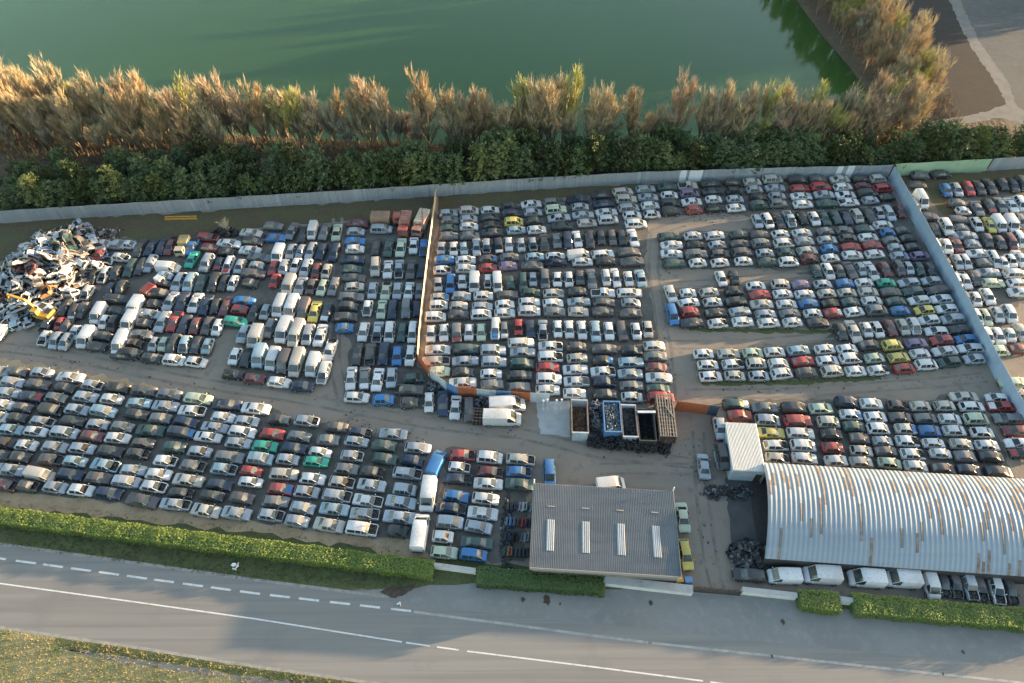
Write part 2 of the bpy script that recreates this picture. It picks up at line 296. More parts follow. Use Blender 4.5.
M['lotground'] = mat('dark_lot_ground', (.13, .12, .105), .95, noise=[(.3, (.095, .09, .075), .42, .62), (1.4, (.165, .15, .13), .52, .72), (.8, (.08, .09, .045), .6, .72)], bump=(2.5, .4, .06))
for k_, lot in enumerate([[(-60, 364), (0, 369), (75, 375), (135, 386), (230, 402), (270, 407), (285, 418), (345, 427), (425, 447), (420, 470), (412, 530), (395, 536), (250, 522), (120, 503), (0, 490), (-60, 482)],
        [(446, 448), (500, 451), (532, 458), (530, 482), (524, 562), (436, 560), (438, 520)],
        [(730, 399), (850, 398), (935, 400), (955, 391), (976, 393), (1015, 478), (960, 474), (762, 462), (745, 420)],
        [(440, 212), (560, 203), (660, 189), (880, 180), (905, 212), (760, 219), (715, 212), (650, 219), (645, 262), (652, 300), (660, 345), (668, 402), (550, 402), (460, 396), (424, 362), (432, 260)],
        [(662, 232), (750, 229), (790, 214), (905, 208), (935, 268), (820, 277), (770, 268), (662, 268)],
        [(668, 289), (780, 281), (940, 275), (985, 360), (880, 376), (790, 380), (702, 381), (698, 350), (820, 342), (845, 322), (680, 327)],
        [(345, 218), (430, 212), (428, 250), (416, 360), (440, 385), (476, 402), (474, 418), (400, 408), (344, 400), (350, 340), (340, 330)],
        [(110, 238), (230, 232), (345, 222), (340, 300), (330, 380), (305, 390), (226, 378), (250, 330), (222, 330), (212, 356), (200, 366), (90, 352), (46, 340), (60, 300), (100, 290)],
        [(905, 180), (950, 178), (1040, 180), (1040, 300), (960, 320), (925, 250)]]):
    sheet('lot_ground', poly_px(lot, .0062 + .0003 * k_), M['lotground'], .45, step=1.2, seed=40 + k_)  # sheets under the car rows, darker than the yard around them


# wheel ruts, repairs and cracks
M['rut'] = mat('packed_wheel_rut', (.155, .135, .112), .92, noise=[(.35, (.235, .20, .165), .40, .66), (2.2, (.12, .105, .09), .55, .75)])
M['patch'] = mat('asphalt_repair', (.135, .132, .127), .85, noise=[(.8, (.17, .165, .155), .45, .7)])
M['crack'] = mat('asphalt_crack', (.07, .068, .065), .9)
for k_, ln in enumerate([[(-20, 345), (60, 356), (150, 372), (240, 390), (330, 405), (430, 422), (520, 434), (600, 455), (690, 462)], [(672, 398), (668, 350), (660, 320), (652, 270), (655, 232), (690, 222), (745, 218)],
        [(690, 395), (760, 393), (850, 388), (940, 384), (985, 378)], [(672, 345), (740, 343), (800, 339), (832, 335)], [(664, 285), (715, 282), (760, 278), (812, 275)], [(700, 432), (702, 500), (708, 560), (716, 590)], [(338, 218), (336, 300), (336, 360), (344, 400)], [(600, 470), (690, 470)]]):
    for off in (-.8, .8):
        W_p = [Vector((*at(*q), 0)) for q in ln]; vs = []; fs = []; r_ = random.Random(k_)
        pts_ = []
        for a_, c_ in zip(W_p, W_p[1:]):
            n_ = max(2, int((c_ - a_).length / 1.5)); pts_ += [a_.lerp(c_, t / n_) for t in range(n_)]
        pts_.append(W_p[-1])
        for i, q in enumerate(pts_):
            d_ = (pts_[min(i + 1, len(pts_) - 1)] - pts_[max(i - 1, 0)]).normalized(); n2 = Vector((-d_.y, d_.x, 0)); q2 = q + n2 * (off + .25 * math.sin(i * .23 + k_)); w2 = r_.uniform(.12, .30)
            vs += [tuple(q2 - n2 * w2 + Vector((0, 0, .0105 + .0001 * k_))), tuple(q2 + n2 * w2 + Vector((0, 0, .0105 + .0001 * k_)))]
            if i: fs.append((2 * i - 2, 2 * i, 2 * i + 1, 2 * i - 1))
        me_ = bpy.data.meshes.new('wheel_rut'); me_.from_pydata(vs, [], fs); me_.materials.append(M['rut']); tag(link('wheel_rut', me_), kind='structure')

# ------------------------------------------------------------------ fences and walls
def fence(name, pts, h, mats, label, cat='fence', pitch=.28, amp=.035, seg=None, z0=0.0, posts=0):
    """corrugated sheet standing along ground points; seg(i, s) picks the material of sheet at distance s"""
    mb = MB(); s0 = 0.0
    P = [Vector((p[0], p[1], 0)) for p in pts]
    for a, c in zip(P, P[1:]):
        d = c - a; L = d.length; d.normalize(); nrm = Vector((-d.y, d.x, 0)); n = max(2, int(L / (pitch / 2)))
        i0 = len(mb.v)
        for k in range(n + 1):
            q = a + d * (L * k / n); off = nrm * (amp if k % 2 else -amp)
            top = h + (.04 * math.sin((s0 + L * k / n) * .9))
            for t in (-.02, .02):
                e = q + off + nrm * t
                mb.v += [(e.x, e.y, z0), (e.x, e.y, top)]
        for k in range(n):
            m_ = seg(s0 + L * k / n) if seg else 0
            i = i0 + 4 * k; j = i + 4
            for q in ((i, i + 1, j + 1, j), (i + 2, j + 2, j + 3, i + 3), (i + 1, i + 3, j + 3, j + 1)):
                mb.f.append(q); mb.m.append(m_)
        s0 += L
    o = mb.build(name, mats)
    tag(o, label, cat)
    if posts:
        for a, c in zip(P, P[1:]):
            d = c - a; L = d.length; d.normalize(); nrm = Vector((-d.y, d.x, 0))
            for k in range(int(L / posts) + 1):
                q = a + d * (k * posts) + nrm * .13
                pm = MB(); pm.box((q.x, q.y, (h + .1) / 2), (.12, .12, h + .1), math.atan2(d.y, d.x))
                pm.build('post', M['steel'], o)
    return o
def FP(pts): return [at(x, y) for x, y in pts]
rf = random.Random(5)
light = [(rf.uniform(0, 260), rf.uniform(.8, 2.2)) for _ in range(9)]
fpts = FP(FENCE_PX)
# two light sheets stand near the middle of the back fence
def dist_on(pts, x):
    s = 0
    for a, c in zip(pts, pts[1:]):
        if a[0] <= x <= c[0]: return s + math.hypot(c[0] - a[0], c[1] - a[1]) * (x - a[0]) / (c[0] - a[0])
        s += math.hypot(c[0] - a[0], c[1] - a[1])
    return s
sx = [dist_on(fpts, at(x, 182)[0]) for x in (678, 684, 687, 700, 835, 841, 846, 852)]
fence('metal_fence', fpts, 2.8, [M['fence'], M['fencelight']], 'long grey corrugated metal fence between the evergreens and the back rows of cars',
      seg=lambda s: 1 if (sx[0] < s < sx[1] or sx[2] < s < sx[3] or sx[4] < s < sx[5] or sx[6] < s < sx[7]) else 0)
fence('metal_fence', FP([(889.5, 176.3), (985, 171), ]), 3.0, [M['fencegreen']], 'pale green corrugated fence behind the cars of the far eastern compound')
fence('metal_fence', FP([(986, 171), (1024, 168.5), (1240, 157)]), 3.0, [M['fence']], 'short grey fence section continuing past the pale green fence')
RF = [(888.5, 178), (905, 208), (922, 238), (938, 269), (955, 300), (972, 334), (990, 369), (1008, 404), (1022, 428)]
fence('panel_fence', FP(RF), 2.9, [M['fenceblue']], 'blue-grey panel fence running diagonally between the main yard and the eastern compound', pitch=.6, amp=.012, posts=6)
fence('board_fence', FP([(436.5, 198), (433, 228), (428, 266), (423.5, 305), (420, 340), (418.5, 362)]), 2.3, [M['cream']], 'thin cream boarded fence dividing the middle lot from the western lots', pitch=.4, amp=.01)
PW = [(418.8, 363.5), (430, 378), (446, 391), (457, 396.5), (476, 398), (495, 400), (510, 401), (529, 402), (549, 403)]
pw = FP(PW); pd = [0]
for a, c in zip(pw, pw[1:]): pd.append(pd[-1] + math.hypot(c[0] - a[0], c[1] - a[1]))
pm_ = [0, 2, 1, 0, 2, 1, 0, 2]
fence('sheet_wall', pw, 2.5, [M['orange'], M['pblue'], M['palewall']], 'wall of orange, blue and pale sheets bending round the foot of the middle lot', 'wall', pitch=.3, amp=.03,
      seg=lambda s: next((pm_[i] for i in range(8) if s < pd[i + 1] + .01), 2))
pw2 = FP([(674, 410.5), (703, 414), (716, 416)])
fence('sheet_wall', pw2, 2.5, [M['orange'], M['darkblue']], 'short orange and dark blue sheet wall beside the car stacked on another', 'wall', pitch=.3, amp=.03,
      seg=lambda s: 0 if s < 4.6 else 1)
def wall(name, a, c, h, th, m, label, cat='wall', cap=None):
    A, C = Vector((*at(*a), 0)), Vector((*at(*c), 0)); d = C - A; mb = MB()
    mid = (A + C) / 2; rz = math.atan2(d.y, d.x)
    mb.box((mid.x, mid.y, h / 2), (d.length, th, h), rz)
    o = mb.build(name, m); tag(o, label, cat)
    if cap:
        cb = MB(); cb.box((mid.x, mid.y, h + .04), (d.length + .05, th + .1, .08), rz); cb.build('coping', cap, o)
    return o
wall('low_wall', (435, 568), (476, 573.5), 1.3, .3, M['lowwall'], 'low white wall filling the gap between the two hedges beside the parked cars', cap=M['concrete'])
wall('low_wall', (603, 582.5), (691, 592.5), 1.1, .9, M['lowwall'], 'low white wall in front of the grey metal shed', cap=M['concrete'])
wall('low_wall', (740, 592.5), (794, 598.5), 1.2, .5, M['lowwall'], 'low white wall between the yard entrance and the small square hedge', cap=M['concrete'])
wall('low_wall', (837, 602), (849, 603.5), 1.2, .5, M['lowwall'], 'tiny white wall section between the small square hedge and the long one', cap=M['concrete'])
# sliding gate across the entrance
def gate():
    A, C = Vector((*at(692, 592), 0)), Vector((*at(739, 596), 0)); d = C - A; rz = math.atan2(d.y, d.x); mid = (A + C) / 2
    e = empty('sliding_gate', (mid.x, mid.y, 0), rz, 'dark sliding gate closing the yard entrance between two low white walls', 'gate')
    L = d.length
    fr = MB()
    for z in (.25, 1.5): fr.box((0, 0, z), (L, .10, .12))
    for x in (-L / 2 + .05, 0, L / 2 - .05): fr.box((x, 0, .87), (.1, .11, 1.2))
    fr.build('frame', M['steel'], e)
    pn = MB()
    for k in range(int(L / .16)): pn.box((-L / 2 + .1 + k * .16, 0, .87), (.05, .05, 1.2))
    pn.build('bars', M['steel'], e)
    rl = MB(); rl.box((0, .45, .06), (L, .5, .08)); rl.build('rail', M['rustbrown'], e)
gate()

# ------------------------------------------------------------------ grey metal shed
def corr(mb, o, ux, uy, L, Wd, pitch, amp, m=0, z=lambda t: 0):
    pass
def shed():
    h = 3.3
    q = [Vector((*at(x, y, h), 0)) for x, y in ((534.5, 484), (675.5, 491.5), (678.5, 577), (529.5, 567))]
    c = sum(q, Vector()) / 4; ex = ((q[1] - q[0]) + (q[2] - q[3])) / 2; rz = math.atan2(ex.y, ex.x); L = ex.length
    ey = ((q[0] - q[3]) + (q[1] - q[2])) / 2; D = ey.length
    e = empty('metal_shed', (c.x, c.y, 0), rz, 'grey metal shed with a ribbed flat roof and four white skylight strips', 'shed')
    wl = MB(); wl.box((0, 0, h / 2 - .1), (L - .5, D - .5, h - .25)); wl.build('walls', M['wallgrey'], e)
    rf = MB(); n = int(L / .22); th = .06
    zf = lambda y: h + .0 + .25 * (y / D)
    for k in range(n):
        x0 = -L / 2 + L * k / n; x1 = x0 + L / n * .62; x2 = x0 + L / n
        for (a, c2, za, zb_) in ((x0, x1, 0, 0), (x1, x1 + .03, 0, .07), (x1 + .03, x2 - .03, .07, .07), (x2 - .03, x2, .07, 0)):
            rf.quad((a, -D / 2, zf(-D / 2) + za), (c2, -D / 2, zf(-D / 2) + zb_), (c2, D / 2, zf(D / 2) + zb_), (a, D / 2, zf(D / 2) + za))
    rf.build('roof', M['roofgrey'], e)
    for k in range(4):
        sk_ = MB(); cx = -L / 2 + L * (.128 + k * .2425); w2 = .48
        y0, y1 = -D * .5 + D * .20, -D * .5 + D * .56
        for j in range(4):
            xa = cx - w2 + j * w2 / 2; xb = xa + w2 / 2
            for (a, c2, za, zb_) in ((xa, xa + .17, .085, .085), (xa + .17, xa + .2, .085, .125), (xa + .2, xb, .125, .085)):
                sk_.quad((a, y0, zf(y0) + za), (c2, y0, zf(y0) + zb_), (c2, y1, zf(y1) + zb_), (a, y1, zf(y1) + za))
        sk_.build('skylight', M['skylight'], e)
        sp = MB(); yy = -D / 2 + D * .72
        sp.box((cx, yy, zf(yy) + .10), (.95, .12, .05)); sp.build('roof_flashing', M['trim'], e)
    gt = MB(); gt.box((0, -D / 2 - .08, h - .17), (L + .1, .2, .16)); gt.box((0, -D / 2 - .02, h - .02), (L + .1, .06, .12)); gt.build('gutter', M['trim'], e)
    for s_ in (-1, 1):
        ed = MB(); ed.box((s_ * (L / 2 + .03), 0, h + .02), (.08, D, .22)); ed.build('edge_trim', M['roofgrey'], e)
    dr = MB(); dr.box((L / 2 - .235, -1.5, 1.3), (.03, 3.2, 2.6)); dr.build('roller_door', M['steel'], e)
    for x in (-L / 2, L / 2):
        pp = MB(); pp.tube((x, D / 2 + .15, 0), (x, D / 2 + .15, h + .9), .09, .09, 8); pp.build('vent_pipe', M['white'], e)
shed()

# ------------------------------------------------------------------ curved hall
def hall():
    he = 2.6; rise = 2.1
    a = Vector((*at(762.5, 462.5, he), 0)); b_ = Vector((*at(765, 558.5, he), 0))
    e1 = Vector((*at(1024, 576.5, he), 0)); ax = (e1 - b_).normalized()
    Wd = (a - b_); perp = Vector((-ax.y, ax.x, 0)); Dp = Wd.dot(perp)
    rz = math.atan2(ax.y, ax.x); L = 52.0; sh = Wd.dot(ax) / Dp
    e = empty('arched_hall', (b_.x, b_.y, 0), rz, 'long arched hall roofed in ribbed galvanised sheets with rust streaks', 'hall')
    Rr = (Dp * Dp / 4 + rise * rise) / (2 * rise); half = math.asin(Dp / 2 / Rr)
    NA = 30
    pitch = .62; per = 6; nx = int(L / pitch * per)
    r = random.Random(8)
    panel = {}
    for k in range(int(L / pitch)):
        x = r.random()
        for s_ in range(6):
            t = r.random()
            if t < .05 + .06 * (s_ > 2) + .06 * (k > 30): panel[(k, s_)] = 1
        if k % 4 == 2 and r.random() < .8: panel[(k, r.choice([1, 1, 2]))] = 2
        if k % 5 == 1 and r.random() < .7: panel[(k, 4)] = 2
    mb = MB()
    for i in range(nx + 1):
        x = i * pitch / per; am = .06 * (1 - math.cos(2 * math.pi * i / per)) * .5
        for j in range(NA + 1):
            t = -half + 2 * half * j / NA; rr = Rr + am
            mb.v.append((x + sh * (Dp / 2 + rr * math.sin(t)), Dp / 2 + rr * math.sin(t), he + rise - Rr + rr * math.cos(t)))
    for i in range(nx):
        for j in range(NA):
            q = i * (NA + 1) + j
            mb.f.append((q, q + NA + 1, q + NA + 2, q + 1))
            k = i // per; off = (k * 7 % 5) - 2
            cell = panel.get((k, max(0, min(5, (j + off) * 6 // NA))), 0)
            rib = (i % per) in (2, 3)
            mb.m.append(cell if ((i % per) in (2, 3, 4, 5) and cell == 1) or ((i % per) in (2, 3, 4, 5) and cell == 2) else 0)
    o = mb.build('roof', [M['hall'], M['rust'], M['dimpanel']], e)
    o.data.polygons.foreach_set('use_smooth', [True] * len(o.data.polygons))
    wl = MB()
    wl.box((L / 2, .15, he / 2 - .02), (L - .2, .2, he - .06)); wl.box((L / 2, Dp - .15, he / 2 - .02), (L - .2, .2, he - .06))
    wl.build('side_wall', M['steel'], e)
    for xx in (.35, L - .3):
        g = MB(); i0 = 0
        arc = [(Dp / 2 + (Rr - .12) * math.sin(-half + 2 * half * j / 20), he + rise - Rr + (Rr - .12) * math.cos(-half + 2 * half * j / 20)) for j in range(21)]
        dw0, dw1, dh = 2.2, Dp - 2.2, 3.3
        for (y0, z0), (y1, z1) in zip(arc, arc[1:]):
            ym = (y0 + y1) / 2
            lo = dh if dw0 < ym < dw1 else 0
            g.quad((xx + sh * y0, y0, lo), (xx + sh * y1, y1, lo), (xx + sh * y1, y1, z1), (xx + sh * y0, y0, z0))
        g.build('end_wall', M['wallgrey'], e)
    fl = MB(); fl.box((L / 2, Dp / 2, .03), (L - .5, Dp - .6, .04)); fl.build('floor', M['steel'], e)
    rim = MB()
    for j in range(NA):
        t0, t1 = (-half + 2 * half * k / NA for k in (j, j + 1))
        p = [(x_ + sh * (Dp / 2 + rr * math.sin(t)), Dp / 2 + rr * math.sin(t), he + rise - Rr + rr * math.cos(t)) for (x_, rr, t) in ((-.03, Rr + .1, t0), (-.03, Rr + .1, t1), (-.03, Rr - .12, t1), (-.03, Rr - .12, t0))]
        rim.quad(*p)
    rim.build('edge_trim', M['hall'], e)
hall()

# ------------------------------------------------------------------ white corrugated cabin
def cabin():
    h = 2.9
    q = [Vector((*at(x, y, h), 0)) for x, y in ((727, 422.5), (758, 424), (763.5, 471.5), (731, 470))]
    c = sum(q, Vector()) / 4; ex = ((q[1] - q[0]) + (q[2] - q[3])) / 2; rz = math.atan2(ex.y, ex.x); L = ex.length; D = (((q[0] - q[3]) + (q[1] - q[2])) / 2).length
    e = empty('storage_cabin', (c.x, c.y, 0), rz, 'white box cabin with a ribbed roof beside the arched hall', 'cabin')
    wl = MB()
    n = 24
    wl.box((0, 0, h / 2), (L - .1, D - .1, h - .08))
    for k in range(n): wl.box((-L / 2 + (k + .5) * L / n, -D / 2 + .02, h / 2), (L / n * .5, .06, h - .15))
    for k in range(40): wl.box((-L / 2 + .02, -D / 2 + (k + .5) * D / 40, h / 2), (.06, D / 40 * .5, h - .15))
    wl.build('walls', M['boxwall'], e)
    rf = MB(); n = 22
    for k in range(n):
        x0 = -L / 2 + L * k / n; xm = x0 + L / n / 2; x1 = x0 + L / n
        for a, c2, za, zb_ in ((x0, xm, 0, .06), (xm, x1, .06, 0)):
            rf.quad((a, -D / 2, h + za), (c2, -D / 2, h + zb_), (c2, D / 2, h + zb_), (a, D / 2, h + za))
    rf.build('roof', M['boxwhite'], e)
    t = MB(); t.box((0, -D / 2 - .03, h - .1), (L + .12, .06, .2)); t.build('edge_trim', M['boxwhite'], e)
    for s_ in (-1, 1):
        t = MB(); t.box((s_ * (L / 2 + .03), 0, h - .06), (.06, D, .14)); t.build('edge_trim', M['boxwhite'], e)
    d = MB(); d.box((L * .36, -D / 2 - .04, 1.0), (.9, .06, 2.0)); d.build('door', M['steel'], e)
cabin()

# ------------------------------------------------------------------ scrap heaps, skips
def chunks(mb, n, region, zmax, r, s=(.15, .6), m=1):
    for _ in range(n):
        x, y = region(r); z = zmax(x, y) * r.uniform(.2, 1)
        i = len(mb.v); L = [r.uniform(*s) for _ in range(3)]
        rx, ry, rz = (r.uniform(0, 3.1) for _ in range(3))
        cx, sx_, cy, sy, cz, sz = math.cos(rx), math.sin(rx), math.cos(ry), math.sin(ry), math.cos(rz), math.sin(rz)
        L[r.randrange(3)] *= .25
        for a in (-1, 1):
            for b_ in (-1, 1):
                for c in (-1, 1):
                    X, Y, Z = a * L[0] * r.uniform(.6, 1), b_ * L[1] * r.uniform(.6, 1), c * L[2] * r.uniform(.6, 1)
                    Y, Z = Y * cx - Z * sx_, Y * sx_ + Z * cx; X, Z = X * cy + Z * sy, -X * sy + Z * cy; X, Y = X * cz - Y * sz, X * sz + Y * cz
                    mb.v.append((x + X, y + Y, max(.02, z + Z)))
        k = r.randrange(m)
        for q in ((0, 1, 3, 2), (4, 6, 7, 5), (0, 4, 5, 1), (2, 3, 7, 6), (0, 2, 6, 4), (1, 5, 7, 3)):
            mb.f.append(tuple(i + t for t in q)); mb.m.append(k)
def skip(x0, y0, x1, y1, ends, side, fill, lab, seed):
    """open roll-off container between the pixel corners of its top rim"""
    h = 2.2; r = random.Random(seed)
    p = [Vector((*at(x, y, h), 0)) for x, y in ((x0, y0), (x1, y0), (x1, y1), (x0, y1))]
    c = sum(p, Vector()) / 4; L = ((p[1] - p[0]).length + (p[2] - p[3]).length) / 2; D = (p[0] - p[3]).length
    e = empty('open_container', (c.x, c.y, 0), R(-2), lab, 'container')
    fl = MB(); fl.box((0, 0, .12), (L - .1, D - .1, .16)); fl.build('floor', M['rustbrown'], e)
    for s_ in (-1, 1):
        wl = MB(); wl.box((s_ * (L / 2 - .05), 0, h / 2), (.1, D, h)); wl.box((s_ * (L / 2 - .04), 0, h + .05), (.18, D, .1))
        for k in range(9): wl.box((s_ * (L / 2 + .04), -D / 2 + .4 + k * (D - .8) / 8, h / 2), (.1, .1, h - .1))
        wl.build('side_panel', side, e)
        en = MB(); en.box((0, s_ * (D / 2 - .05), h / 2), (L - .22, .1, h)); en.box((0, s_ * (D / 2 - .04), h + .06), (L, .2, .12))
        if s_ < 0:
            for k in range(4): en.box((-L / 2 + .4 + k * (L - .8) / 3, -D / 2 - .03, h / 2), (.1, .1, h - .1))
        en.build('end_panel', ends, e)
    if fill:
        mb = MB(); lv = fill[0]
        mb.quad(*[(c.x + a, c.y + b_, lv) for a, b_ in ((-L / 2 + .14, -D / 2 + .14), (L / 2 - .14, -D / 2 + .14), (L / 2 - .14, D / 2 - .14), (-L / 2 + .14, D / 2 - .14))])
        chunks(mb, fill[2], lambda q: (c.x + q.uniform(-L / 2 + .4, L / 2 - .4), c.y + q.uniform(-D / 2 + .4, D / 2 - .4)), lambda x, y: 0, r, (.12, .42))
        for i in range(4, len(mb.v)): mb.v[i] = (mb.v[i][0], mb.v[i][1], mb.v[i][2] + lv - .05 + .25 * abs(math.sin(i)))
        tag(mb.build('scrap_metal', fill[1]), 'loose scrap metal lying inside the ' + fill[3], 'scrap', kind='stuff')
skip(571.5, 400, 588, 433, M['palewall'], M['rust'], (.5, M['rustbrown'], 130, 'nearly empty rust-rimmed container'), 'nearly empty rust-rimmed open container with a white end', 1)
skip(603.8, 401.5, 621, 432, M['pblue'], M['pblue'], (1.75, M['scrapblue'], 260, 'blue container'), 'blue open container heaped with shredded scrap metal', 2)
skip(621.8, 405, 637, 437, M['palewall'], M['rust'], (1.4, M['scrapdark'], 230, 'container beside the blue one'), 'rusty open container with a pale end, next to the blue one', 3)
skip(638, 409, 655, 441, M['steel'], M['steel'], (.7, M['dark'], 60, 'dark container'), 'dark open container with a pale rail across its back end', 4)
t = MB(); p = at(646.5, 412, 2.4); t.box((p[0], p[1], 2.44), (2.6, .35, .14)); tag(t.build('metal_rail', M['fencelight']), 'pale bent rail lying across the dark open container', 'rail')
def heap(name, cpx, rx, ry, hz, n, m, lab, seed, s=(.15, .55), cat='scrap'):
    c = at(*cpx); r = random.Random(seed); mb = MB()
    def reg(q):
        t = q.uniform(0, 6.283); d = q.random() ** .5
        return c[0] + rx * d * math.cos(t), c[1] + ry * d * math.sin(t)
    chunks(mb, n, reg, lambda x, y: hz * max(0.05, 1 - ((x - c[0]) / rx) ** 2 * .8 - ((y - c[1]) / ry) ** 2 * .8), r, s, len(m))
    return tag(mb.build(name, m), lab, cat, kind='stuff')
heap('scrap_heap', (596.5, 419), 1.2, 3.2, 1.5, 260, [M['scrapblue'], M['scrapblue'], M['scrapdark']], 'blue-grey scrap metal heaped between two open containers', 31)
heap('scrap_heap', (748, 556), 2.6, 2.0, 1.9, 380, [M['scrapdark'], M['scrapdark'], M['steel'], M['scrapblue']], 'black heap of engines and gearboxes beside the arched hall', 32)
heap('scrap_heap', (760, 560), 1.4, 1.5, 1.0, 120, [M['scrapdark'], M['steel']], 'oily car parts strewn against the hall wall', 33)
heap('scrap_heap', (726, 493), 3.6, 1.2, .8, 120, [M['scrapdark'], M['steel'], M['scrapblue']], 'strewn parts and panels below the white cabin', 34, (.12, .4))
heap('scrap_heap', (507, 536), .8, 6.2, .5, 170, [M['scrapdark'], M['steel'], M['scrapblue']], 'small dark car parts strewn beside the stacked doors', 35, (.1, .3))
heap('scrap_heap', (481, 404), 1.0, .9, 1.2, 70, [M['scrapdark'], M['scrapblue']], 'dark parts in crates under the sheet wall', 36)
heap('scrap_heap', (435, 388), 1.0, 1.0, .8, 60, [M['scrapdark'], M['scrapblue']], 'dark parts beside the bend of the sheet wall', 37)
heap('scrap_heap', (225, 234), 2.4, 1.4, 1.2, 90, [M['scrapdark'], M['steel']], 'dark tangled parts under the bare sapling', 38)
# tyres
def tyre_mesh():
    mb = MB(); n, k = 14, 6; Ro, ro = .24, .09
    for i in range(n):
        for j in range(k):
            a, c = 2 * math.pi * i / n, 2 * math.pi * j / k
            mb.v.append(((Ro + ro * math.cos(c)) * math.cos(a), (Ro + ro * math.cos(c)) * math.sin(a), .09 + ro * math.sin(c)))
    for i in range(n):
        for j in range(k):
            mb.f.append((i * k + j, ((i + 1) % n) * k + j, ((i + 1) % n) * k + (j + 1) % k, i * k + (j + 1) % k)); mb.m.append(0)
    return mb
M['rubber'] = mat('tyre_rubber', (.018, .018, .019), .75)
def tyre_pile():
    t = tyre_mesh(); mb = MB(); r = random.Random(77)
    for _ in range(330):
        u = r.random(); c = at(588 + 82 * u, 444 + 6.5 * u + r.uniform(-5, 4))
        hz = .5 + 1.1 * math.sin(u * 3) ** 2
        tx, ty, tz = r.uniform(-.9, .9), r.uniform(-.9, .9), r.uniform(0, hz) + .1
        i = len(mb.v); ca, sa, cb, sb = math.cos(tx), math.sin(tx), math.cos(ty), math.sin(ty)
        for (x, y, z) in t.v:
            y, z = y * ca - z * sa, y * sa + z * ca; x, z = x * cb + z * sb, -x * sb + z * cb
            mb.v.append((c[0] + x, c[1] + y, max(.01, tz + z)))
        for f in t.f: mb.f.append(tuple(i + q for q in f)); mb.m.append(0)
    tag(mb.build('tyre_pile', M['rubber'], smooth=60), 'long heap of black tyres in front of the open containers', 'tyres', kind='stuff')
tyre_pile()
def lumber_frame():
    p = at(663.5, 424); e = empty('rusty_trailer', (*p, 0), R(-3), 'rusty slatted trailer body standing next to the dark container', 'trailer')
    bd = MB(); bd.box((0, 0, .55), (2.5, 7.4, .2)); bd.build('bed', M['rustbrown'], e)
    for s_ in (-1, 1):
        sd_ = MB(); sd_.box((s_ * 1.22, 0, 1.5), (.08, 7.4, 1.7)); sd_.build('side_panel', M['rustbrown'], e)
    top = MB()
    r = random.Random(6)
    for k in range(12): top.box((0, -3.5 + k * .63, 2.38), (2.5, .12, .1))
    for k in range(7): top.box((-1.1 + k * .37, 0, 2.46), (.16, 7.2, .04), r.uniform(-.02, .02))
    top.box((.5, .6, 2.52), (.15, 2.2, .05), .5)
    top.build('roof_slats', mat('weathered_slats', (.27, .23, .19), .85, noise=[(1.5, (.19, .14, .10), .45, .7)]), e)
    for y in (-2.4, 2.4):
        for s_ in (-1, 1):
            wh = MB(); wh.tube((s_ * 1.0, y, .4), (s_ * 1.25, y, .4), .4, .4, 14); wh.build('wheel', M['rubber'], e)
lumber_frame()
def rack():
    p = at(482.5, 419); e = empty('parts_rack', (*p, 0), R(-4), 'low rusty steel rack of bars beside the white vans', 'rack')
    for k in range(6):
        mb = MB(); mb.box((-1.3 + k * .52, 0, .55), (.08, 2.5, 1.1)); mb.build('upright_frame', M['rustbrown'], e)
    for k in range(5):
        mb = MB(); mb.box((0, -1.1 + k * .55, 1.15), (2.9, .1, .1)); mb.build('crossbar', M['rustbrown'], e)
    mb = MB(); mb.box((0, 0, .25), (2.7, 2.3, .4)); mb.build('tray', M['steel'], e)
rack()
for k, (x, y) in enumerate(((543, 409), (547, 408), (556, 408.5), (561, 408))):
    mb = MB(); c = at(x, y); mb.box((c[0], c[1], 1.1), (.14, .14, 2.2)); mb.box((c[0], c[1], 2.24), (.3, .3, .08)); mb.box((c[0], c[1], .03), (.4, .4, .06))
    tag(mb.build('steel_post', M['lowwall']), 'pale steel post standing on the concrete pad, %s' % ['first from the white vans', 'second from the white vans', 'third from the white vans', 'fourth, beside the containers'][k], 'post', 'posts on the concrete pad')
def bin_(x, y, m, lab):
    c = at(x, y); e = empty('wheeled_bin', (*c, 0), .1, lab, 'bin', 'bins by the gate')
    mb = MB(); mb.box((0, 0, .55), (.85, .65, .9), taper=1.12); mb.build('body', m, e)
    ld = MB(); ld.box((0, 0, 1.06), (1.0, .8, .12), taper=.85); ld.build('lid', m, e)
    for s_ in (-.35, .35):
        q = MB(); q.tube((s_ - .04, .3, .12), (s_ + .04, .3, .12), .12, .12, 10); q.build('wheel', M['rubber'], e)
bin_(678, 582, M['excyellow'], 'yellow wheeled bin behind the low white wall'); bin_(687, 582.5, M['pblue'], 'blue wheeled bin beside the yellow one')
# yellow beams on the grass
for k in range(2):
    mb = MB(); c = at(181, 219.5 - 2.2 * k); mb.box((c[0], c[1], .12), (6.0, .22, .2), R(2)); mb.box((c[0], c[1], .23), (6.0, .3, .03), R(2)); mb.box((c[0], c[1], .02), (6.0, .3, .03), R(2))
    tag(mb.build('steel_beam', M['excyellow']), 'long yellow steel beam on the olive ground, %s of the pair' % ['the nearer' if k == 0 else 'the farther'][0], 'beam', 'yellow beams by the fence')
# litter and marks
mb = MB(); c = at(235, 567); r = random.Random(2)
chunks(mb, 7, lambda q: (c[0] + q.uniform(-.35, .35), c[1] + q.uniform(-.35, .35)), lambda x, y: .3, r, (.15, .35)); tag(mb.build('litter_bag', M['white']), 'crumpled white litter bag on the grass verge', 'bag', kind='thing')
mb = MB(); c = at(400.5, 604); chunks(mb, 4, lambda q: (c[0] + q.uniform(-.4, .4), c[1] + q.uniform(-.1, .1)), lambda x, y: .12, r, (.1, .25)); tag(mb.build('paper_scrap', M['white']), 'white scrap of paper on the asphalt beside the mud patch', 'litter', kind='thing')

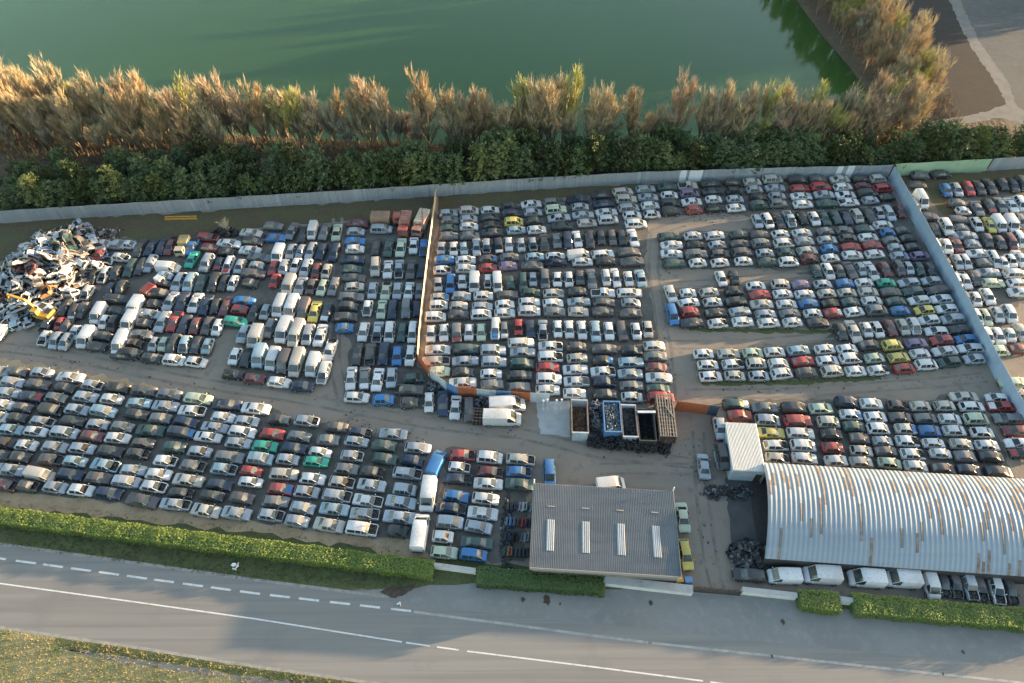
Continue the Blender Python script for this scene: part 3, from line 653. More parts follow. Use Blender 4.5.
def yard_litter():
    r = random.Random(55); mb = MB()
    lanes = [((0, 348), (330, 402)), ((340, 410), (680, 462)), ((662, 240), (672, 400)), ((690, 392), (980, 378)), ((690, 440), (715, 580)), ((20, 356), (320, 412)), ((690, 222), (740, 217)), ((340, 420), (420, 445))]
    for _ in range(240):
        a, c = r.choice(lanes); t = r.random(); p = at(a[0] + (c[0] - a[0]) * t + r.gauss(0, 4), a[1] + (c[1] - a[1]) * t + r.gauss(0, 4))
        mb.box((p[0], p[1], .04), (r.uniform(.06, .35), r.uniform(.05, .22), .07), r.uniform(0, 3), r.choice([0, 0, 1, 2]), ry=r.uniform(-.2, .2))
    tag(mb.build('yard_litter', [M['scrapdark'], M['scrapblue'], M['rustbrown']]), 'small bits of metal and plastic littering the yard lanes', 'litter', kind='stuff')
yard_litter()

# ------------------------------------------------------------------ vehicles
PAINT = dict(w=('white', (.62, .63, .64)), s=('silver', (.38, .42, .465)), g=('grey', (.19, .20, .21)), d=('dark grey', (.055, .06, .066)), k=('black', (.02, .02, .022)),
             b=('blue', (.035, .17, .42)), n=('navy', (.03, .05, .095)), r=('red', (.38, .05, .05)), m=('maroon', (.16, .045, .05)), e=('dark green', (.04, .085, .08)),
             t=('turquoise', (.03, .40, .28)), y=('yellow', (.60, .49, .12)), o=('cream', (.46, .44, .40)), l=('pale green', (.44, .52, .40)), c=('pale blue', (.34, .47, .54)),  # cream: on many cars a sunlit warm tint put into the paint colour
             p=('grey-brown', (.105, .095, .098)), v=('violet', (.20, .15, .27)), f=('orange', (.5, .16, .05)))
def paint_mat(k):
    nm, c = PAINT[k]
    m = bpy.data.materials.new('car_paint_' + nm.replace(' ', '_')); m.use_nodes = True
    n = m.node_tree; b = n.nodes['Principled BSDF']
    b.inputs['Roughness'].default_value = .34; b.inputs['Metallic'].default_value = .25 if k in 'sgdcn' else 0
    g = n.nodes.new('ShaderNodeNewGeometry')
    def noise(s, lo, hi):
        t = n.nodes.new('ShaderNodeTexNoise'); t.inputs['Scale'].default_value = s; t.inputs['Detail'].default_value = 4; n.links.new(g.outputs['Position'], t.inputs['Vector'])
        r = n.nodes.new('ShaderNodeMapRange'); r.inputs[1].default_value = lo; r.inputs[2].default_value = hi; n.links.new(t.outputs[0], r.inputs[0]); return r.outputs[0]
    # paint fades a little from car to car, and upward panels take tan dust that also paints in warm reflection
    a = n.nodes.new('ShaderNodeMix'); a.data_type = 'RGBA'; a.inputs[6].default_value = (*c, 1); a.inputs[7].default_value = (*[x * .72 + .015 for x in c], 1)
    n.links.new(noise(.23, .38, .62), a.inputs[0])
    sep = n.nodes.new('ShaderNodeSeparateXYZ'); n.links.new(g.outputs['Normal'], sep.inputs[0])
    up = n.nodes.new('ShaderNodeMapRange'); up.inputs[1].default_value = .55; up.inputs[2].default_value = .95; n.links.new(sep.outputs[2], up.inputs[0])
    mu = n.nodes.new('ShaderNodeMath'); mu.operation = 'MULTIPLY'; n.links.new(up.outputs[0], mu.inputs[0]); n.links.new(noise(.31, .40, .72), mu.inputs[1])
    m2 = n.nodes.new('ShaderNodeMath'); m2.operation = 'MULTIPLY'; n.links.new(mu.outputs[0], m2.inputs[0]); m2.inputs[1].default_value = .18
    d = n.nodes.new('ShaderNodeMix'); d.data_type = 'RGBA'; n.links.new(m2.outputs[0], d.inputs[0]); n.links.new(a.outputs[2], d.inputs[6]); d.inputs[7].default_value = (.21, .175, .14, 1)
    e = n.nodes.new('ShaderNodeMix'); e.data_type = 'RGBA'; n.links.new(noise(5.5, .60, .74), e.inputs[0]); n.links.new(d.outputs[2], e.inputs[6]); e.inputs[7].default_value = (.12, .105, .09, 1)
    n.links.new(e.outputs[2], b.inputs['Base Color'])
    ro = n.nodes.new('ShaderNodeMapRange'); ro.inputs[3].default_value = .28; ro.inputs[4].default_value = .62; n.links.new(noise(.4, .35, .65), ro.inputs[0]); n.links.new(ro.outputs[0], b.inputs['Roughness'])
    return m
PK = list(PAINT); PM = {k: paint_mat(k) for k in PK}
def glass():
    m = bpy.data.materials.new('car_glass'); m.use_nodes = True; n = m.node_tree; b = n.nodes['Principled BSDF']
    g = n.nodes.new('ShaderNodeNewGeometry'); t = n.nodes.new('ShaderNodeTexNoise'); t.inputs['Scale'].default_value = .35; n.links.new(g.outputs['Position'], t.inputs['Vector'])
    r = n.nodes.new('ShaderNodeMapRange'); r.inputs[1].default_value = .45; r.inputs[2].default_value = .7; n.links.new(t.outputs[0], r.inputs[0])
    x = n.nodes.new('ShaderNodeMix'); x.data_type = 'RGBA'; n.links.new(r.outputs[0], x.inputs[0]); x.inputs[6].default_value = (.02, .03, .033, 1); x.inputs[7].default_value = (.12, .12, .11, 1)
    n.links.new(x.outputs[2], b.inputs['Base Color']); b.inputs['Roughness'].default_value = .12; b.inputs['Specular IOR Level'].default_value = .75
    return m
M['glass'] = glass()
M['trimblack'] = mat('black_car_trim', (.03, .03, .032), .6)
M['lampclear'] = mat('headlamp_lens', (.55, .56, .56), .2)
M['lampred'] = mat('tail_lamp_lens', (.25, .015, .012), .25)
M['rim'] = mat('wheel_rim', (.33, .34, .35), .4, .5)
M['engine'] = mat('engine_bay', (.035, .033, .03), .7, noise=[(4, (.16, .15, .14), .58, .7), (3, (.12, .06, .03), .6, .75)])

# stations: x, half width, bottom z, belt z, roof half width (0 = no cabin), roof z
def st_saloon(): return [(-2.16, .66, .34, .66, 0, 0), (-2.12, .78, .26, .86, 0, 0), (-1.95, .82, .24, .95, 0, 0), (-1.42, .85, .22, .97, 0, 0), (-.82, .86, .2, .97, .56, 1.39), (-.72, .86, .2, .97, .57, 1.41), (-.02, .86, .2, .96, .59, 1.43), (.08, .86, .2, .96, .59, 1.43), (.50, .86, .2, .95, .57, 1.40), (1.18, .84, .2, .96, 0, 0), (1.75, .83, .22, .88, 0, 0), (2.06, .78, .26, .76, 0, 0), (2.16, .68, .34, .62, 0, 0)]
def st_hatch(): return [(-1.86, .66, .34, .72, 0, 0), (-1.82, .77, .26, .92, 0, 0), (-1.74, .80, .24, .97, 0, 0), (-1.42, .81, .22, .98, .54, 1.36), (-1.30, .82, .22, .97, .56, 1.41), (-.45, .83, .2, .96, .59, 1.46), (-.34, .83, .2, .96, .59, 1.46), (.30, .83, .2, .95, .57, 1.43), (.98, .81, .2, .97, 0, 0), (1.48, .79, .22, .90, 0, 0), (1.76, .75, .26, .77, 0, 0), (1.86, .66, .34, .62, 0, 0)]
def st_estate(): return [(-2.16, .68, .34, .72, 0, 0), (-2.12, .80, .26, .93, 0, 0), (-2.04, .82, .24, .97, 0, 0), (-1.76, .84, .22, .98, .58, 1.40), (-1.62, .85, .2, .97, .59, 1.44), (-.75, .86, .2, .97, .60, 1.47), (-.65, .86, .2, .97, .60, 1.47), (.02, .86, .2, .96, .60, 1.46), (.12, .86, .2, .96, .60, 1.46), (.52, .86, .2, .95, .58, 1.42), (1.20, .84, .2, .96, 0, 0), (1.75, .83, .22, .88, 0, 0), (2.06, .78, .26, .76, 0, 0), (2.16, .68, .34, .62, 0, 0)]
def st_mpv(): return [(-2.1, .70, .34, .80, 0, 0), (-2.06, .82, .28, 1.0, 0, 0), (-2.0, .84, .26, 1.05, 0, 0), (-1.78, .85, .24, 1.05, .60, 1.55), (-1.64, .86, .22, 1.04, .62, 1.62), (-.7, .87, .22, 1.03, .64, 1.68), (-.6, .87, .22, 1.03, .64, 1.68), (.2, .87, .22, 1.02, .63, 1.66), (.3, .87, .22, 1.02, .63, 1.66), (.62, .87, .22, 1.01, .60, 1.60), (1.45, .84, .22, 1.02, 0, 0), (1.82, .82, .24, .92, 0, 0), (2.04, .77, .28, .80, 0, 0), (2.12, .68, .34, .65, 0, 0)]
def st_suv(): return [(-2.1, .72, .42, .85, 0, 0), (-2.07, .85, .36, 1.08, 0, 0), (-2.02, .87, .34, 1.12, 0, 0), (-1.86, .88, .32, 1.12, .68, 1.66), (-1.72, .88, .32, 1.12, .69, 1.72), (-.7, .88, .32, 1.11, .70, 1.76), (-.6, .88, .32, 1.11, .70, 1.76), (.1, .88, .32, 1.1, .69, 1.75), (.2, .88, .32, 1.1, .69, 1.75), (.5, .88, .32, 1.1, .67, 1.70), (1.02, .87, .32, 1.12, 0, 0), (1.75, .86, .34, 1.06, 0, 0), (2.05, .83, .38, .95, 0, 0), (2.12, .74, .42, .78, 0, 0)]
def st_van(): return [(-2.5, .86, .4, 1.1, 0, 0), (-2.48, .94, .32, 1.25, .80, 2.05), (-2.40, .95, .30, 1.25, .82, 2.12), (-.6, .96, .3, 1.25, .83, 2.16), (.62, .96, .3, 1.25, .83, 2.15), (.72, .96, .3, 1.25, .83, 2.14), (1.15, .96, .3, 1.22, .78, 2.05), (1.90, .92, .3, 1.18, 0, 0), (2.25, .90, .32, 1.05, 0, 0), (2.46, .84, .36, .9, 0, 0), (2.52, .72, .4, .7, 0, 0)]
def st_pickup(): return [(-2.35, .74, .4, .85, 0, 0), (-2.32, .84, .34, .98, 0, 0), (-2.25, .85, .32, 1.0, 0, 0), (-.72, .86, .3, 1.0, 0, 0), (-.60, .86, .3, 1.02, .64, 1.56), (-.5, .86, .3, 1.02, .66, 1.62), (.1, .86, .3, 1.02, .66, 1.63), (.2, .86, .3, 1.02, .66, 1.63), (.5, .86, .3, 1.02, .64, 1.58), (1.1, .85, .3, 1.04, 0, 0), (1.85, .83, .32, .98, 0, 0), (2.2, .8, .36, .86, 0, 0), (2.28, .7, .42, .72, 0, 0)]
def vary(st, fx=1.0, fw=1.0, fr=0.0, hood=0.0, shift=0.0):
    out = []
    S = st(); cab = [i for i in range(len(S)) if S[i][4]]
    for i, (x, hw, zb, zt, rw, rz) in enumerate(S):
        if cab[0] - 1 <= i <= cab[-1] + 1: x += shift
        out.append((x * fx, hw * fw, zb, zt + (hood if i > cab[-1] + 1 else 0), rw * fw, rz + fr if rw else 0))
    return out
def st_city(): return vary(st_hatch, .90, .95, .06, .03, .08)
def st_coupe(): return vary(st_saloon, .98, 1.0, -.09, -.02, -.12)
def st_boxy(): return vary(st_saloon, 1.03, .98, .02, .07, -.08)
def st_large(): return vary(st_saloon, 1.09, 1.04, .02, .02, .02)
def st_wagon(): return vary(st_estate, 1.05, 1.0, -.02, .04, -.06)
KIND = dict(city_car=st_city, coupe=st_coupe, boxy_saloon=st_boxy, large_saloon=st_large, long_estate=st_wagon, saloon=st_saloon, hatchback=st_hatch, estate=st_estate, people_carrier=st_mpv, off_roader=st_suv, van=st_van, pickup=st_pickup)
def car_parts(kind, nohood=False, noglass=False):
    """returns {part: (MB)}; material slot 0 = paint in the body"""
    S = KIND[kind](); n = len(S); ring = []
    for (x, hw, zb, zt, rw, rz) in S:
        h = [(hw * .90, zb), (hw, zb + .17), (hw, zb + (zt - zb) * .62), (hw * .955, zt)]
        if rw: h += [(rw, rz - .035), (rw * .55, rz + .012)]
        else: h += [(hw * .80, zt + .018), (hw * .42, zt + .035)]
        ring.append([(x, -y, z) for y, z in h] + [(x, y, z) for y, z in reversed(h)])
    P = dict(body=MB(), windscreen=MB(), rear_window=MB(), side_l=MB(), side_r=MB(), bonnet=MB(), boot_lid=MB())
    cab = [i for i in range(n) if S[i][4]]; c0, c1 = cab[0], cab[-1]
    pill = [i for i in range(c0, c1) if S[i + 1][0] - S[i][0] < .16]
    B = P['body']
    for rg in ring: B.v += rg
    for i in range(n - 1):
        for j in range(11):
            q = [ring[i][j], ring[i + 1][j], ring[i + 1][j + 1], ring[i][j + 1]]
            dst = None
            if j in (4, 5, 6):
                if i == c1: dst = 'windscreen'
                elif i == c0 - 1 and kind not in ('van',): dst = 'rear_window'
                elif i > c1 and i < n - 2:
                    if nohood: continue
                    dst = 'bonnet'
                elif 1 <= i < c0 - 1 and kind not in ('van', 'pickup'): dst = 'boot_lid'
            elif j in (3, 7):
                ok = (c0 <= i <= c1 and i not in pill) or (i == c0 - 1 and kind == 'saloon' and False)
                if kind == 'van': ok = i >= c1 - 1 and i <= c1
                if ok: dst = 'side_l' if j == 3 else 'side_r'
            if dst in ('bonnet', 'boot_lid'): P[dst].quad(*q)
            elif dst and not noglass: P[dst].quad(*q)
            elif dst and noglass: B.quad(*q, m=3)
            else:
                mslot = 0
                if j in (0, 10) and kind not in ('van',): mslot = 1
                B.f.append((i * 12 + j, (i + 1) * 12 + j, (i + 1) * 12 + j + 1, i * 12 + j + 1)); B.m.append(mslot)
        B.f.append((i * 12 + 11, (i + 1) * 12 + 11, (i + 1) * 12, i * 12)); B.m.append(1)
    B.f.append(tuple(range(12))); B.m.append(0); k = (n - 1) * 12; B.f.append(tuple(k + t for t in reversed(range(12)))); B.m.append(0)
    # pillars and roof rails in body colour over the glass edges
    for sgn in (-1, 1):
        for (ia, ib) in ((c1 + 1, c1), (c0 - 1, c0)):
            if kind == 'van' and ib == c0: continue
            a = Vector((S[ia][0], sgn * S[ia][1] * .81, S[ia][3] + .02)); b2 = Vector((S[ib][0], sgn * S[ib][4], S[ib][5] - .02))
            wd = .045 if ib == c1 else .07
            B.tube(a, b2, wd, wd * .8, 4, cap=False)
    f = S[-1]; r = S[0]; fx, rx = f[0], r[0]
    for sgn in (-1, 1):
        B.box((S[-2][0] + .015, sgn * S[-2][1] * .74, S[-2][3] - .14), (.12, .34, .13), m=4)
        B.box((S[1][0] - .02, sgn * S[1][1] * .82, S[1][3] - .16), (.08, .2, .2), m=5)
        B.box((S[c1][0] + .48, sgn * (S[c1][1] + .09), S[c1][3] + .06), (.1, .18, .13), m=0)
    B.box((fx + .005, 0, f[2] + .16), (.06, f[1] * 1.3, .14), m=1)
    B.box((rx - .005, 0, r[2] + .10), (.06, r[1] * 1.5, .16), m=1)
    if nohood:
        eb = MB(); x0, x1 = S[c1 + 1][0] - .02, S[-2][0] - .02; z = S[-2][3] - .10; hw = S[-3][1] * .78
        eb.quad((x0, -hw, z), (x1, -hw * .95, z), (x1, hw * .95, z), (x0, hw, z))
        rr = random.Random(3)
        for _ in range(9): eb.box((rr.uniform(x0 + .15, x1 - .15), rr.uniform(-hw + .15, hw - .15), z + .03), (rr.uniform(.12, .4), rr.uniform(.12, .4), rr.uniform(.08, .18)))
        eb.quad((x0, -hw, z), (x0, -hw, z + .25), (x1, -hw, z + .1), (x1, -hw, z)); eb.quad((x0, hw, z), (x0, hw, z + .25), (x1, hw, z + .1), (x1, hw, z))
        P['engine_bay'] = eb
    if kind == 'pickup':
        bd = MB(); bd.quad((-2.2, -.66, 1.045), (-.76, -.66, 1.045), (-.76, .66, 1.045), (-2.2, .66, 1.045)); P['load_bed'] = bd
    wr = .30 if kind in ('hatchback', 'saloon', 'estate') else (.33 if kind != 'off_roader' else .37)
    xs = (S[-1][0] - .78, S[0][0] + .76)
    hw = S[n // 2][1]
    for a, x in enumerate(xs):
        for sgn in (-1, 1):
            wm = MB(); y = sgn * (hw - .10)
            N = 12
            wm.tube((x, y - .11, wr), (x, y + .11, wr), wr, wr, N)
            i = len(wm.v); yo = y + sgn * .117
            for q in range(N):
                t = 2 * math.pi * q / N; wm.v.append((x + wr * .6 * math.cos(t), yo, wr + wr * .6 * math.sin(t)))
            wm.f.append(tuple(i + q for q in (range(N) if sgn < 0 else reversed(range(N))))); wm.m.append(1)
            P['wheel%d%d' % (a, (sgn + 1) // 2)] = wm
    return P
SLOTS = [None, 'trimblack', 'glass', 'dark', 'lampclear', 'lampred']
PARTNAME = dict(body='body', windscreen='windscreen', rear_window='rear_window', side_l='side_window', side_r='side_window', engine_bay='engine_bay', load_bed='load_bed', bonnet='bonnet', boot_lid='boot_lid')
_cache = {}
def car_proto(kind, colour, nohood, noglass, hoodcol=None, bootcol=None):
    key = (kind, colour, nohood, noglass, hoodcol, bootcol)
    if key not in _cache:
        out = []
        for p, mb in car_parts(kind, nohood, noglass).items():
            if not mb.f: continue
            if p == 'body': me = mb.mesh('body', [PM[colour]] + [M[q] for q in SLOTS[1:]], 38)
            elif p in ('bonnet', 'boot_lid'):
                kc = (hoodcol if p == 'bonnet' else bootcol) or colour; k2 = (p, kind, kc)
                if k2 not in _cache: _cache[k2] = mb.mesh(p, [M['dark'] if kc == '-' else PM[kc]], 38)
                me = _cache[k2]
            elif p.startswith('wheel'):
                k2 = ('wheel', kind, p)
                if k2 not in _cache: _cache[k2] = mb.mesh('wheel', [M['rubber'], M['rim']], 40)
                me = _cache[k2]
            else:
                k2 = (p, kind)
                if k2 not in _cache: _cache[k2] = mb.mesh(p, [M['engine' if p == 'engine_bay' else ('trimblack' if p == 'load_bed' else 'glass')]], 30)
                me = _cache[k2]
            out.append(('wheel' if p.startswith('wheel') else PARTNAME[p], me))
        _cache[key] = out
    return _cache[key]
_np = {}
def car_np(kind, nohood, noglass):
    key = (kind, nohood, noglass)
    if key not in _np:
        V, Fc, Mi, n = [], [], [], 0
        for p, mb in car_parts(kind, nohood, noglass).items():
            base = {'body': None, 'bonnet': 'bonnet', 'boot_lid': 'boot_lid', 'engine_bay': 'engine', 'load_bed': 'trimblack'}.get(p, 'glass' if not p.startswith('wheel') else 'wheel')
            for f, m in zip(mb.f, mb.m):
                Fc.append([n + i for i in f])
                Mi.append(('paint' if m == 0 else SLOTS[m]) if base is None else (('rubber', 'rim')[m] if base == 'wheel' else base))
            V += mb.v; n += len(mb.v)
        _np[key] = (np.array(V), Fc, Mi)
    return _np[key]
LEN = {k: f()[-1][0] - f()[0][0] for k, f in KIND.items()}

# every vehicle of the yard, read off the survey photograph:
# rows: (row phrase, facing, 'x,y code ...'); y left out is interpolated; capital = bonnet missing; V = van; T = large van
ROWS = []
def row(name, face, toks, base=.0): ROWS.append((name, face, toks, base))
# lot along the road hedge (west), hood towards the right
row('tenth row from the hedge', 'R', '2,371s 19,371p 43,373s 70,377w')
row('ninth row from the hedge', 'R', '12,382s 38,384p 64,388d 92,385S 118,387k 144,390p 170,394g 199,398l 228,404n 255,408w')
row('eighth row from the hedge', 'R', '8,393s 31,396n 57,398g 86,397s 111,399w 139,403c 164,406s 192,411W 222,417w 248,421s 280,419d 307,421S 337,427p 360,432N 393,434s')
row('seventh row from the hedge', 'R', '4,405w 24,407p 50,410D 78,409s 104,411c 136,414d 159,418g 186,422n 215,427s 242,432w 272,434r 298,436g 328,440g 356,442s 384,446e 417,448s')
row('sixth row from the hedge', 'R', '0,417w 17,418d 42,421S 72,421d 98,424s 122,427g 151,430e 181,433n 209,437w 238,444s 266,446t 294,449n 321,452w 352,456S 386,459e 413,461n')
row('fifth row from the hedge', 'R', '10,430c 36,432w 65,433s 91,436m 118,438w 144,443p 174,447e 200,452s 230,456g 260,458c 287,459s 316,461t 347,469g 372,471D 408,473S')
row('fourth row from the hedge', 'R', '4,443d 26,445w 55,446s 82,448s 110,451d 137,455D 166,460W 194,465G 224,469C 252,471r 283,474o 312,479w 343,482O 372,485s 405,490s')
row('third row from the hedge', 'R', '0,455d 20,457d 50,459P 76,461c 105,464C 133,470s 159,474w 189,480o 219,484n 250,482w 279,489r 307,492s 337,496S 368,500W 401,502s')
row('second row from the hedge', 'R', '10,470s 40,472oV 70,474n 98,477p 126,482s 154,486W 182,493D 212,496d 242,498p 274,502g 303,507s 334,510c 365,514S 400,518s')
row('row nearest the hedge', 'R', '6,486M 29,486P 55,487s 81,489w 109,493n 142,500p 176,504S 206,510o 237,513s 270,516S 298,521s 329,525o 362,529W 398,531d')
# vans and columns by the metal shed
row('column beside the white vans', 'E', '462,455R 459,467W 457,479N 455,496b 449,508N 450,522s 444,537w 445,552l')
row('column between vans and shed', 'E', '490,457w 490,472M 488,484w 485,499w 482,513w 480,526s 477,542e 475,555b')
row('short column beside stacked doors', 'E', '520,459O 520,472B 519,484e')
row('blue van beside the long white vans', 'U', '436,461bV')
row('long white van', 'S', '427,494wT')
row('long white van', 'N', '420,531wT')
row('open yard above the metal shed', 'S', '550,473b')
row('open yard above the metal shed', 'E', '612,483wV')
row('strip beside the metal shed', 'S', '682,517l 685.5,555y')
# compound above the arched hall
row('row along the dirt lane', 'R', '736,404e 764,408g 794,408d 822,408l 846,403n 872,404w 899,405P 921,406o 945,406o 972,407w')
row('second row from the lane', 'R', '739,415r 767,420s 797,421r 828,422o 851,415w 876,417w 901,417p 926,418g 950,419w 976,419l')
row('third row from the lane', 'R', '772,432y 801,433w 831,435d 854,427e 879,428w 905,429o 930,431b 955,431w 982,432w')
row('third row behind the hall', 'R', '775,445W 803,446w 833,448r 859,438p 882,441s 908,441W 934,443w 961,444o 987,445w')
row('second row behind the hall', 'R', '777,458O 805,458w 836,460w 861,451o 886,452p 913,454W 940,454w 965,456g 992,457d')
row('row touching the arched hall', 'R', '862,463o 889,463l 916,466w 943,468p 969,470n 999,472d')
row('spot beside the diagonal fence', 'E', '964,396o')
row('column under the panel fence', 'W', '996,397w 1003,407r 1009,419g 1016,431m 1020,443w 1025,453d')
row('spot beside the white cabin', 'N', '704,465s')
row('lower car of the pair against the white cabin', 'S', '722,457c')
row('upper car of the pair against the white cabin', 'S', '723,456d', 1.25)
row('lower car of the stacked pair', 'S', '719,429m')
row('upper car of the stacked pair', 'S', '719,428s', 1.25)
# strip between the hall and the hedge
row('strip between hall and hedge', 'W', '748,575d 785,575wV 822,575wT 867,577wT 903,579wT')
row('strip between hall and hedge', 'S', '931,581wV')
row('strip between hall and hedge', 'S', '943,582D 954,583P 968,584S 981,585P 996,586W 1009,588D')
# foot of the middle-west lot
row('lower edge of cream-fence lot', 'E', '357,397w 383.5,399b 408.5,403p 414,378e 408,389p')
row('end row under the bent sheet wall', 'S', '428.5,402w 442,403n 456,407w 468.5,409p')
row('white vans beside the concrete pad', 'E', '508,404wT 502,418wT')
# middle-west lot, horizontal column
row('side column, cream-fence lot', 'E', '357.5,223m 356,232s 355,241b 355,249w 353,260n 352,269e 353,278p 354,287o 351,297g 347,307d 345,317d 344,328b')
row('top of the cream-fence lot', 'E', '382,229s')
row('cream-fence lot, first row', 'S', '376,247d 388,247e 401,247l 414,245w 424,247b')
row('cream-fence lot, second row', 'S', '375.6,267o 387.5,269w 399,269S 411,269p 422.5,269n')
row('cream-fence lot, third row', 'S', '373,290s 386,290.6l 396.7,290.6s 408.7,290.6w 420,290.6g')
row('cream-fence lot, fourth row', 'S', '367,308w 381.7,309l 393.4,309n 405.5,309g 417,309n')
row('cream-fence lot, fifth row', 'S', '363,332w 377,332S 389.7,332w 402,332e 413,332w')
row('cream-fence lot, sixth row', 'S', '357,354d 370,354P 384,354n 396.7,355b 410,355w')
row('cream-fence lot, seventh row', 'S', '351.6,378w 365,378g 377,380w 391,377s')
# middle lot
row('m', 'S', '442,248s 454,249w 464,248c 476,247s 487,246S 499,246n 509,244w 521,245s 533,244S 544,242p 556,241g 567,241n 577,238w 589,239d 601,237d 612,237p 622,237d 633,237w')
row('m', 'R', '444,260b 466,260w 488,259p 510,258g 534,257c 556,256w 579,253wV 603,254w 629,252p')
row('m', 'R', '443,270W 466,269w 488,268r 508,266v 532,266p 556,262n 583,262w 606,261d 632,261p')
row('m', 'S', '438,284s 450,284b 462,282w 474,281wV 487,281W 498,281wV 510,282e 522,281e 533,279s 545,279g 557,279w 569,279w 580,277p 592,278g 605,278w 616,277w 628,278w 640,278c')
row('m', 'R', '440,297o 461,296s 484,296w 507,295p 530,293e 554,293o 577,292d 603,293w 629,293w')
row('m', 'R', '438,306w 459,306o 483,306s 504,305w 529,302w 554,303w 579,302s 604,303p 631,303s')
row('m', 'R', '436,317w 459,315p 481,315w 505,313w 529,312w 554,312g 578,312o 603,312p 631,313p')
row('middle lot, last upright row', 'S', '431,333w 444,332w 456,333g 469,332w 481,332l 494,330w 506,330g 519,328r 531,328n 543,329S 557,329w 570,329w 582,330w 596,331c 609,331w 622,330p 636,331w 648,329o')
row('middle lot, first front column', 'E', '437.5,350w 435,362O 439,371l')
row('middle lot, second front column', 'E', '465.6,349e 464,361s 462.5,372d 462,383w')
row('middle lot, third front column', 'E', '494,351s 494,362s 492,374w 491,385g')
row('middle lot, fourth front column', 'E', '522,343w 522,353s 522,364e 520,376d 519,387g')
row('middle lot, fifth front column', 'E', '550.6,346W 550,357W 549,368r 549,379w 547.5,390w')
row('middle lot, sixth front column', 'E', '576,347p 577.5,358o 576,369w 575.6,382w 574,393w')
row('middle lot, seventh front column', 'E', '604,349p 603,361d 602.5,372W 604,382N 604,394d')
row('middle lot, eighth front column', 'E', '632,351d 631,362c 630,374s 632,386g 632.5,397w')
row('middle lot, lane-side front column', 'E', '654,346w 655.6,356g 656,367m 657.5,378w 659,389e 660,399r')
# back stacks of the middle lot: (top, bottom, colours)
for xt, yt, xb, yb, cs in ((449,213,449,236,'sgeg'), (469,211,469,235,'oswg'), (490,210,492,232,'wdkd'), (509,206,516,230,'dnyc'), (531,204,537,229,'wsdw'), (554,202,562,226,'glsd'), (577.5,199,586,223,'nsso'), (601,195,609,220,'dnww'), (623,192,635,224,'oosww'), (645.6,189,652,214,'ssww'), (667.5,187,672,211,'ewdd'), (688,185.6,694,210,'ovwr'), (710.6,183,715,207.5,'ddwk'), (733,182.5,736,207.5,'ddsw'), (753,182,759,205,'oske'), (774,180,778,204,'ossg'), (797.5,180,803,204,'drww'), (818,179,826,203,'prse'), (840,179,849,202.5,'owww'), (860.6,179,871,200.6,'dmds'), (878,179,887,197,'ork')):
    row('m', 'E', ' '.join('%.1f,%.1f%s' % (xt + (xb - xt) * i / (len(cs) - 1), yt + (yb - yt) * i / (len(cs) - 1), c) for i, c in enumerate(cs)))
row('m', 'S', '757,221s 768,221w 779,220d 790,219c 802,218k 813,218w 824,217.5e 835.6,217e 846,217n 857,216o 868,214d 879,213s 889,213s 900,211m')
for xt, yt, xb, yb, cs in ((669.5,236.5,674,263,'ewwe'), (693.6,236,697.7,263,'wkgw'), (715,235.6,720.7,263,'wspw'), (738,235,743.6,261.4,'eppw'), (759,235,767,262,'pgse'), (780.6,234,789,262,'wwew'), (802,232.5,810.6,259,'wsom'), (825.6,231,830.6,258,'gsbw'), (845,230,853,255,'gprw'), (865.6,229,875.6,254,'ewrw'), (883,225,900,256,'wbgss'), (904,230.6,919,255.6,'pddv'),
        (688,293,692,322.6,'wwrd'), (710.5,292.5,717.8,322.6,'owdW'), (733.6,291,742.8,322,'ddsw'), (756.8,286,768.5,323,'wrosw'), (780,285,793,323,'owwgw'), (801,285,817,322.5,'vwbwd'), (823,284,834,313,'sokr'), (844,283,854,312,'boew'), (864,282.5,877,310.6,'wowg'), (886,282.5,900,311,'tpeb')):
    row('m', 'E', ' '.join('%.1f,%.1f%s' % (xt + (xb - xt) * i / (len(cs) - 1), yt + (yb - yt) * i / (len(cs) - 1), c) for i, c in enumerate(cs)))
row('m', 'W', '909,282s 914,291e 920,300w 924,310y 929,320w 936,331w 942,340r 944,351w 950,362e')
row('m', 'W', '931,281s 937.5,290.6d 941,299w 947.5,309w 952,319s 959,329d 965,339b 970.6,348w 974,359s')
row('m', 'S', '816,271e 827.5,271w 839,270.6p 850,270p 860.6,269s 872,270.6w 884,269m 897.5,268p 909,268s 919,269e 931,269d')
row('m', 'S', '721,278w 734,277d 670,294w 672.7,314.5b')
row('m', 'S', '842,332d 853,331o 865.6,329w 877.5,329w 889,327.5m 902.5,327o 913,326w')
row('m', 'E', '704,354w 729,353o 753,353l 775,352.5w 799,350.6c 825,349w 847.5,349w 870,346p 892.5,345.6y 916,343v')
row('m', 'E', '707.5,365w 732.5,364W 755.6,363o 779,364w 803,361r 827.5,361w 851,359W 875.6,358l 899,357y 920.6,354w')
row('grassy row above the lane', 'E', '710,376w 735,376o 759,376s 781,374w 805.6,372p 832.5,371o 856,371w 879,370W 904,368r 927,365w')
